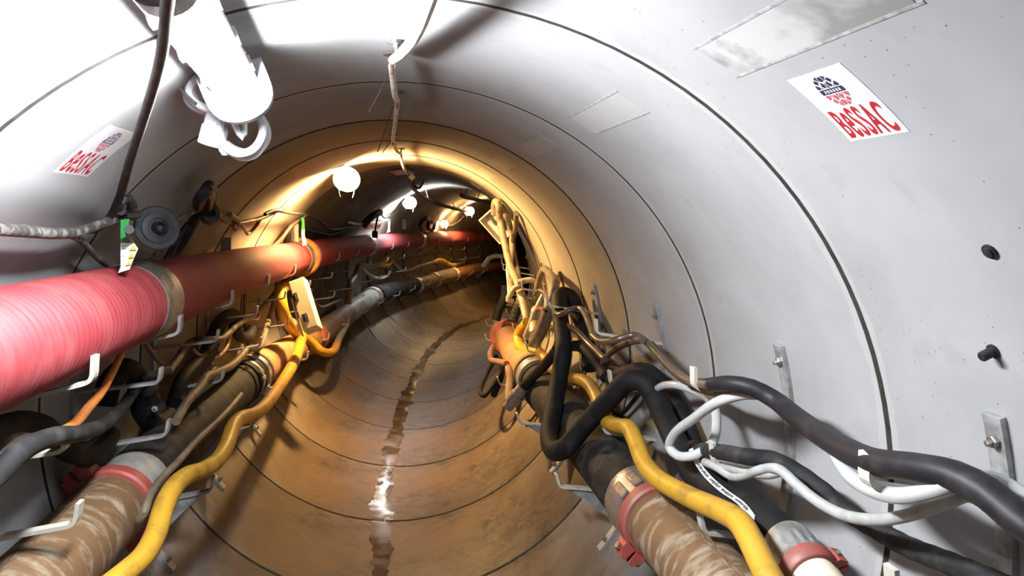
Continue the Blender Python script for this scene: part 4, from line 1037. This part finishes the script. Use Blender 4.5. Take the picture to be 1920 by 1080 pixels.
cable([(2.931,0.879,-0.032),(2.731,0.879,0.041),(2.592,0.897,0.072),(2.482,0.919,0.047),(2.374,0.93,0.001),(2.261,0.928,-0.056),(2.155,0.923,-0.115),(2.009,0.92,-0.139)], .032, 'rubber', 'black hose half hidden behind the hanging white loop', 'rubber_hose', None, 14)
cable([(3.535,0.84,0.009),(3.294,0.839,0.039),(3.18,0.86,0.015),(3.107,0.88,-0.023),(3.035,0.879,-0.045)], .026, 'rubber', 'short black hose branching right from the hanging bight', 'rubber_hose', None, 12)
cable([(3.424,0.75,0.01),(3.549,0.726,-0.078),(3.739,0.695,-0.187),(3.836,0.657,-0.27),(3.829,0.628,-0.308)], .026, 'cable_black', 'black hose slanting down across the bright right clamp', 'rubber_hose', None, 12)
g = tag(lathe('hose_fitting', (3.823,0.66,-0.261), (3.848,0.62,-0.324), [(0, .028), (.0, .034), (.05, .035), (.055, .042), (.11, .042), (.115, .03), (.15, .03), (.15, .018)], 'steel', None, 18), 'dark steel fitting on the end of the slanting black hose', 'fitting')
cable([(3.847,0.617,-0.33),(3.916,0.602,-0.358),(4.076,0.615,-0.354),(4.365,0.654,-0.324),(4.612,0.67,-0.314)], .022, 'pipe_brown', 'bent brown steel tube below the right rusty pipe', 'steel_tube', cat='pipe')
cable([(4.678,0.666,-0.299),(4.946,0.637,-0.336),(5.259,0.606,-0.38),(5.494,0.609,-0.375),(5.685,0.636,-0.359)], .020, 'cable_copper', 'pinkish bent rod sticking out under the right rusty pipe', 'steel_tube', cat='rod')
cable([(5.602,0.659,-0.418),(5.372,0.602,-0.464),(5.085,0.544,-0.502),(4.894,0.514,-0.526),(4.689,0.536,-0.503),(4.741,0.586,-0.452),(4.96,0.651,-0.412)], .017, 'rubber', 'black hose loop hanging below the right rusty pipe', 'rubber_hose', None, 10)
cable([(5.159,0.68,-0.421),(4.931,0.65,-0.449),(4.769,0.61,-0.486),(4.71,0.592,-0.508)], .022, 'rubber', 'black hose end dangling by the loop under the right pipe', 'rubber_hose', None, 10)
# end coupling at the lower right
ec0, ec1 = (1.442,0.826,-0.077), (1.361,0.824,-0.096)
dd = Vector(ec1) - Vector(ec0)
dd.normalize()
def ecp(t): return tuple(Vector(ec0) + dd * t)
g = root('hose_sleeve', ec0, 'bright silver sleeve on the end of the lower right hose', 'sleeve')
lathe('sleeve', ecp(-.03), ecp(.5), [(0, .03), (0, .0475), (.012, .052), (.04, .0545), (.06, .052), (.085, .053), (.085, .04)], 'chrome', g, 32)
coupling(ecp(.055), ecp(.4), .0505, .04, 'small red clamp on the hose end at the bottom right', 20)
tag(lathe('pipe_stub', ecp(.095), ecp(.5), [(0, .03), (0, .048), (.02, .05), (.05, .05), (.16, .048), (.16, .036), (.1, .03)], 'cream', None, 32), 'cream pipe stub below the small red clamp', 'pipe')
# printed white band lying on the lower right hose
BL = [(1.948,0.8,-0.021),(1.903,0.799,-0.041),(1.828,0.793,-0.053),(1.718,0.788,-0.054),(1.6,0.784,-0.046),(1.538,0.783,-0.062),(1.493,0.78,-0.084),(1.46,0.779,-0.099)]
BR = [(1.943,0.81,-0.012),(1.891,0.809,-0.035),(1.805,0.804,-0.045),(1.697,0.799,-0.044),(1.584,0.794,-0.038),(1.524,0.793,-0.054),(1.488,0.791,-0.078),(1.459,0.789,-0.094)]
cl, _ = catmull(BL, [1] * 8, .02)
cr_, _ = catmull(BR, [1] * 8, .02)
k = 60
cl = [cl[int(i * (len(cl) - 1) / k)] for i in range(k + 1)]
cr_ = [cr_[int(i * (len(cr_) - 1) / k)] for i in range(k + 1)]
V, F = [], []
up = Vector((-.7, -.3, .6)).normalized()
for o2 in (0, .004):
    for p, q in zip(cl, cr_):
        V += [T(*p) + up * o2, T(*q) + up * o2]
m = 2 * (k + 1)
for i in range(k):
    F += [(2 * i, 2 * i + 1, 2 * i + 3, 2 * i + 2), (m + 2 * i, m + 2 * i + 2, m + 2 * i + 3, m + 2 * i + 1), (2 * i, 2 * i + 2, m + 2 * i + 2, m + 2 * i), (2 * i + 1, m + 2 * i + 1, m + 2 * i + 3, 2 * i + 3)]
bd = tag(make('printed_band', V, F, 'tag_white'), 'white flat band with black print along the lower right hose', 'band')
V, F = [], []
rg = random.Random(3)
for i in range(8, 46):
    if i % 9 == 0:
        continue
    p0, q0, p1, q1 = (T(*v) + up * .0052 for v in (cl[i], cr_[i], cl[i + 1], cr_[i + 1]))
    for f0, f1, a, b in ((.12, .38, .3, .8), (.45, .75, .3, .8), (.8, .93, .2, .8)):
        lo, hi = a + rg.uniform(-.12, .1), b + rg.uniform(-.15, .1)
        e = len(V)
        for tt, ff in ((f0, lo), (f0, hi), (f1, hi), (f1, lo)):
            V.append(p0.lerp(p1, tt).lerp(q0.lerp(q1, tt), ff))
        F.append((e, e + 1, e + 2, e + 3))
pm = make('print', V, F, 'tag_ink', bd, recalc=False)

# ------------------------------------------------------------------ right side: mid clutter
cable([(3.78,0.798,0.053),(3.587,0.794,0.097),(3.428,0.801,0.119),(3.347,0.835,0.096),(3.224,0.858,0.063),(2.997,0.859,0.041)], .015, 'cable_bronze', 'bronze cable arching in front of the hanging black bight', 'cable')
cable([(3.209,0.897,-0.078),(3.065,0.88,0.028),(2.788,0.85,0.129),(2.547,0.828,0.194),(2.443,0.822,0.215)], .014, 'cable_brown', 'brown cable rising to the right hook under the thick black cable', 'cable')
cable([(5.5,0.612,0.659),(5.4,0.609,0.735),(5.3,0.627,0.73),(5.45,0.65,0.622),(5.4,0.682,0.469),(5.3,0.727,0.284),(5.2,0.767,0.186),(5.1,0.794,0.077),(5.0,0.825,-0.058),(5.0,0.847,-0.167)], .026, 'cable_beige', 'fat beige hose running down in front of the white frame', 'hose', None, 12)
cable([(5.4,0.648,0.717),(5.4,0.688,0.653),(5.6,0.739,0.545),(5.6,0.755,0.426),(5.55,0.747,0.308),(5.5,0.743,0.193),(5.4,0.751,0.103)], .022, 'cable_beige', 'thinner beige hose beside the fat one at the white frame', 'hose', None, 10)
cable([(5.0,0.731,0.66),(5.4,0.761,0.548),(5.6,0.762,0.446),(5.6,0.777,0.347),(5.5,0.801,0.234),(5.4,0.804,0.163)], .018, 'cable_olive', 'brown hose coming down behind the white frame', 'hose', None, 10)
cable([(5.5,0.74,0.034),(5.5,0.733,0.153),(5.5,0.722,0.251),(5.5,0.731,0.35)], .015, 'white_cord', 'pale thin cable beside the beige hoses', 'cable')
cable([(4.9,0.742,0.203),(4.9,0.784,0.215),(4.9,0.83,0.223),(4.9,0.866,0.202),(4.9,0.886,0.163)], .020, 'cable_beige', 'cream hose bow above the tangle on the right', 'hose', None, 10)
cable([(4.9,0.764,0.186),(4.9,0.722,0.164),(4.9,0.695,0.12),(4.9,0.685,0.088),(4.9,0.718,0.075)], .020, 'cable_beige', 'cream hose loop on the left edge of the right tangle', 'hose', None, 10)
cable([(4.35,0.847,0.188),(4.35,0.824,0.139),(4.35,0.791,0.066),(4.35,0.765,-0.011),(4.35,0.741,-0.082),(4.35,0.769,-0.062),(4.35,0.767,0.008)], .021, 'cable_beige', 'beige hose slanting down to the yellow elbow', 'hose', None, 10)
cable([(4.185,0.827,0.197),(4.086,0.818,0.138),(4.178,0.818,0.051)], .016, 'cable_beige', 'short cream hose upright beside the brass valve', 'hose', None, 10)
cable([(5.1,0.782,0.132),(5.1,0.821,0.059),(5.1,0.85,-0.033),(5.1,0.859,-0.089)], .024, 'cable_olive', 'olive hose passing behind the brass valve', 'hose', None, 10)
cable([(5.3,0.757,-0.099),(5.3,0.778,-0.04),(5.3,0.799,0.037)], .032, 'rubber_dust', 'stubby ridged black hose above the red flange', 'rubber_hose', None, 14, (.03, .12), None, .006)
cable([(6.0,0.667,-0.193),(6.0,0.69,-0.105),(6.0,0.727,-0.018),(6.0,0.736,0.09)], .036, 'rubber', 'dark hose hanging left of the right tangle', 'rubber_hose', None, 12)
cable([(3.836,0.95,-0.017),(3.595,0.919,-0.141),(3.679,0.95,0.008)], .003, 'plastic_black', 'thin V of black wire on the wall behind the bight', 'wire', None, 5)
cable([(3.639,0.907,-0.205),(3.525,0.923,-0.114),(3.436,0.929,-0.031)], .008, 'rust_iron', 'rusty rod leaning on the wall behind the bight', 'rod', None, 6)
cable([(3.195,0.936,-0.163),(3.069,0.929,-0.199),(2.967,0.932,-0.184),(2.87,0.943,-0.114),(2.795,0.949,-0.052)], .010, 'cable_black', 'thin black cable slung below the right middle hook', 'cable')
g = root('brass_valve', (4.402,0.8,0.021), 'brass valve standing in the right tangle', 'valve')
lathe('body', (4.284,0.788,-0.052), (4.428,0.804,0.098), [(0, .03), (.005, .042), (.06, .044), (.08, .036), (.09, .026), (.12, .026), (.125, .032), (.14, .032), (.145, .024), (.165, .03), (.18, .028), (.2, .02)], 'brass', g, 18)
tube('lever', [(4.366,0.796,0.083),(4.038,0.768,0.134),(3.823,0.755,0.153)], .008, 'clamp_red', g, 6)
lathe('union', (4.332,0.784,-0.098), (4.132,0.789,-0.035), [(0, .02), (0, .034), (.03, .034), (.035, .028), (.08, .028), (.09, .02)], 'steel', g, 6)

# white framed open box hung on the right wall
cs, cx_, cz_ = (5.6,0.654,0.594)
ctr = T(cs, cx_, cz_)
A, B, D = [T(*q) for q in [(5.6,0.499,0.605),(5.6,0.663,0.431),(5.6,0.816,0.543)]]
vv = (B - A).normalized()
uu = (D - B)
uu = (uu - vv * uu.dot(vv)).normalized()
nn = uu.cross(vv)
if nn.y > 0:
    nn = -nn
fw, fh = (D - B).length, (B - A).length
ctr = A + vv * fh / 2 + uu * fw / 2
g = tag(empty('wall_box', ctr), 'open white framed box tilted on the right wall behind the beige hoses', 'box')
slab('back_panel', ctr - nn * .05, uu, vv, nn, fw, fh, .01, 'white_paint', g, .002)
for du, dv, ww, hh in ((0, -.48, 1, .05), (0, .48, 1, .05), (-.48, 0, .05, 1), (.48, 0, .05, 1)):
    slab('rim', ctr + uu * fw * du + vv * fh * dv - nn * .05, uu, vv, nn, fw * ww, fh * hh, .06, 'white_paint', g, .003)
slab('terminal_block', ctr + uu * fw * .15 - nn * .04 + vv * fh * .1, uu, vv, nn, fw * .25, fh * .4, .03, 'plastic_black', g, .003)
slab('terminal_block', ctr - uu * fw * .1 - nn * .04 - vv * fh * .2, uu, vv, nn, fw * .08, fh * .35, .025, 'cream_dark', g, .003)

# ------------------------------------------------------------------ far stretch beyond the warm lamp
cable([(7.371,-0.791,-0.31),(7.462,-0.808,-0.188),(7.555,-0.815,-0.09),(7.827,-0.82,-0.013),(8.018,-0.827,0.069),(8.452,-0.839,0.048),(8.748,-0.839,0.048),(8.947,-0.838,0.056)], .034, 'cable_olive', 'grey-green hose rising from the distant grey pipe', 'air_hose', None, 12)
cable([(8.947,-0.838,0.056),(9.159,-0.84,0.024),(9.368,-0.84,0.005),(9.545,-0.839,0.043)], .034, 'hose_yellow', 'first yellow stretch of the distant wavy hose', 'air_hose', None, 12)
cable([(9.545,-0.839,0.043),(9.788,-0.839,-0.04),(10.037,-0.832,-0.113),(10.519,-0.829,-0.137),(10.952,-0.833,-0.11),(11.382,-0.834,-0.102),(11.733,-0.835,-0.087)], .030, 'cable_olive', 'brown wavy stretch of distant hose between two yellow ones', 'air_hose', None, 12)
cable([(11.731,-0.835,-0.096),(12.03,-0.837,-0.068),(12.317,-0.834,-0.099),(12.585,-0.823,-0.167),(12.9,-0.818,-0.192)], .036, 'hose_yellow', 'second yellow stretch of the distant wavy hose', 'air_hose', None, 12)
cable([(12.9,-0.818,-0.192),(13.305,-0.821,-0.176),(13.606,-0.831,-0.122),(13.92,-0.821,-0.176)], .030, 'cable_brown', 'brown tail of the distant wavy hose', 'air_hose', None, 12)
cable([(8.37,-0.879,0.046),(8.615,-0.879,-0.044),(8.889,-0.873,-0.114),(9.196,-0.867,-0.151),(9.542,-0.87,-0.129),(9.694,-0.877,-0.071)], .018, 'cable_grey', 'thin grey cable sagging below the distant wavy hose', 'cable')
cable([(10.282,-0.88,0.017),(10.689,-0.88,0.02),(11.247,-0.88,0.009),(11.665,-0.879,0.049),(12.097,-0.879,0.049),(12.514,-0.88,0.006)], .02, 'cable_brown', 'distant brown cable above the wavy hose', 'cable')
cable([(9.242,-0.868,0.052),(9.499,-0.863,0.113),(9.791,-0.85,0.184)], .022, 'cable_orange', 'distant orange cable stub leaning on a hook', 'cable')
cable([(7.344,-0.778,0.545),(7.794,-0.79,0.527),(8.2,-0.783,0.537),(8.65,-0.771,0.555),(9.057,-0.756,0.575)], .014, 'white_cord', 'pale cable lit by the distant white lamp', 'cable')
cable([(7.965,-0.785,0.499),(7.979,-0.732,0.573),(8.056,-0.693,0.62),(8.209,-0.658,0.657)], .040, 'plastic_black', 'black bundle on the far wall left of the white lamp', 'cable_bundle', cat='bundle')
cable([(8.235,-0.664,0.651),(8.762,-0.705,0.607),(8.847,-0.643,0.672),(8.631,-0.522,0.77),(8.493,-0.446,0.816)], .010, 'cable_black', 'thin black flex curling up to the distant white lamp', 'flex')
g = root('hanging_socket', (8.1,-0.683,0.415), 'small black socket dangling in front of the far red duct', 'socket')
tube('flex', [(8.1,-0.651,0.622),(8.1,-0.673,0.518),(8.1,-0.683,0.443)], .010, 'cable_black', g, 6)
lathe('body', (8.1,-0.684,0.46), (8.1,-0.683,0.38), [(0, .015), (.01, .03), (.06, .032), (.08, .028)], 'plastic_black', g, 14)
cable([(10.926,-0.796,0.442),(10.684,-0.746,0.521),(10.685,-0.685,0.599),(10.992,-0.704,0.577),(11.272,-0.788,0.455),(11.571,-0.798,0.437),(11.473,-0.746,0.521),(11.179,-0.722,0.554)], .028, 'plastic_black', 'black cable coil on the far wall beside the low bulb', 'cable_coil', cat='cable')
cable([(12.321,-0.794,0.485),(12.625,-0.776,0.512),(12.809,-0.721,0.587),(12.793,-0.624,0.69)], .014, 'cable_brown', 'thin flex running up between the far warm lamps', 'flex')
cable([(5.893,-0.834,0.495),(6.524,-0.857,0.454),(7.023,-0.87,0.43),(7.339,-0.854,0.46)], .012, 'cable_black', 'black cable along the dark wall above the far duct', 'cable')
cable([(6.486,-0.913,-0.112),(6.708,-0.896,-0.207),(7.196,-0.891,-0.23),(7.514,-0.89,-0.234)], .014, 'cable_grey', 'thin grey cable in the dark niche beyond the cabinet', 'cable')
# dark channel hung under the far crown
def beam(a, b, label):
    g = root('hanging_channel', a, label, 'channel')
    tube('channel', [a, tuple((Vector(a) + Vector(b)) / 2), b], .026, 'plastic_grey', g, 4, .1)
    for k in range(3):
        p = Vector(a).lerp(Vector(b), .12 + .36 * k)
        r = math.hypot(p.y, p.z)
        tube('hanger', [tuple(p), (p.x, p.y * .99 / r, p.z * .99 / r)], .007, 'rust_iron', g, 5)
beam((5.458,0.01,0.9), (12.685,-0.518,0.736), 'long dark channel hung below the far crown')
beam((8.0, 0.25, 0.86), (11.5, 0.22, 0.86), 'second dark channel along the far crown, nearer the right wall')
cable([(6.3,-0.047,0.932),(6.3,-0.029,0.866),(6.3,0.007,0.854),(6.3,0.041,0.913)], .010, 'cable_black', 'slack black loop below the far dark channel', 'cable')
g = tag(sector('crown_notice', 6.0, 6.5, -12, -3, .985, .992, 'clamp_red', None), 'small red board fixed flat to the dark far crown', 'board')
# right wall beyond the white frame
cable([(7.4,0.528,0.149),(7.4,0.564,0.193),(7.4,0.594,0.236),(7.4,0.656,0.258),(7.4,0.735,0.256)], .022, 'cable_grey', 'pale grey hose stub far right beyond the beige hoses', 'hose')
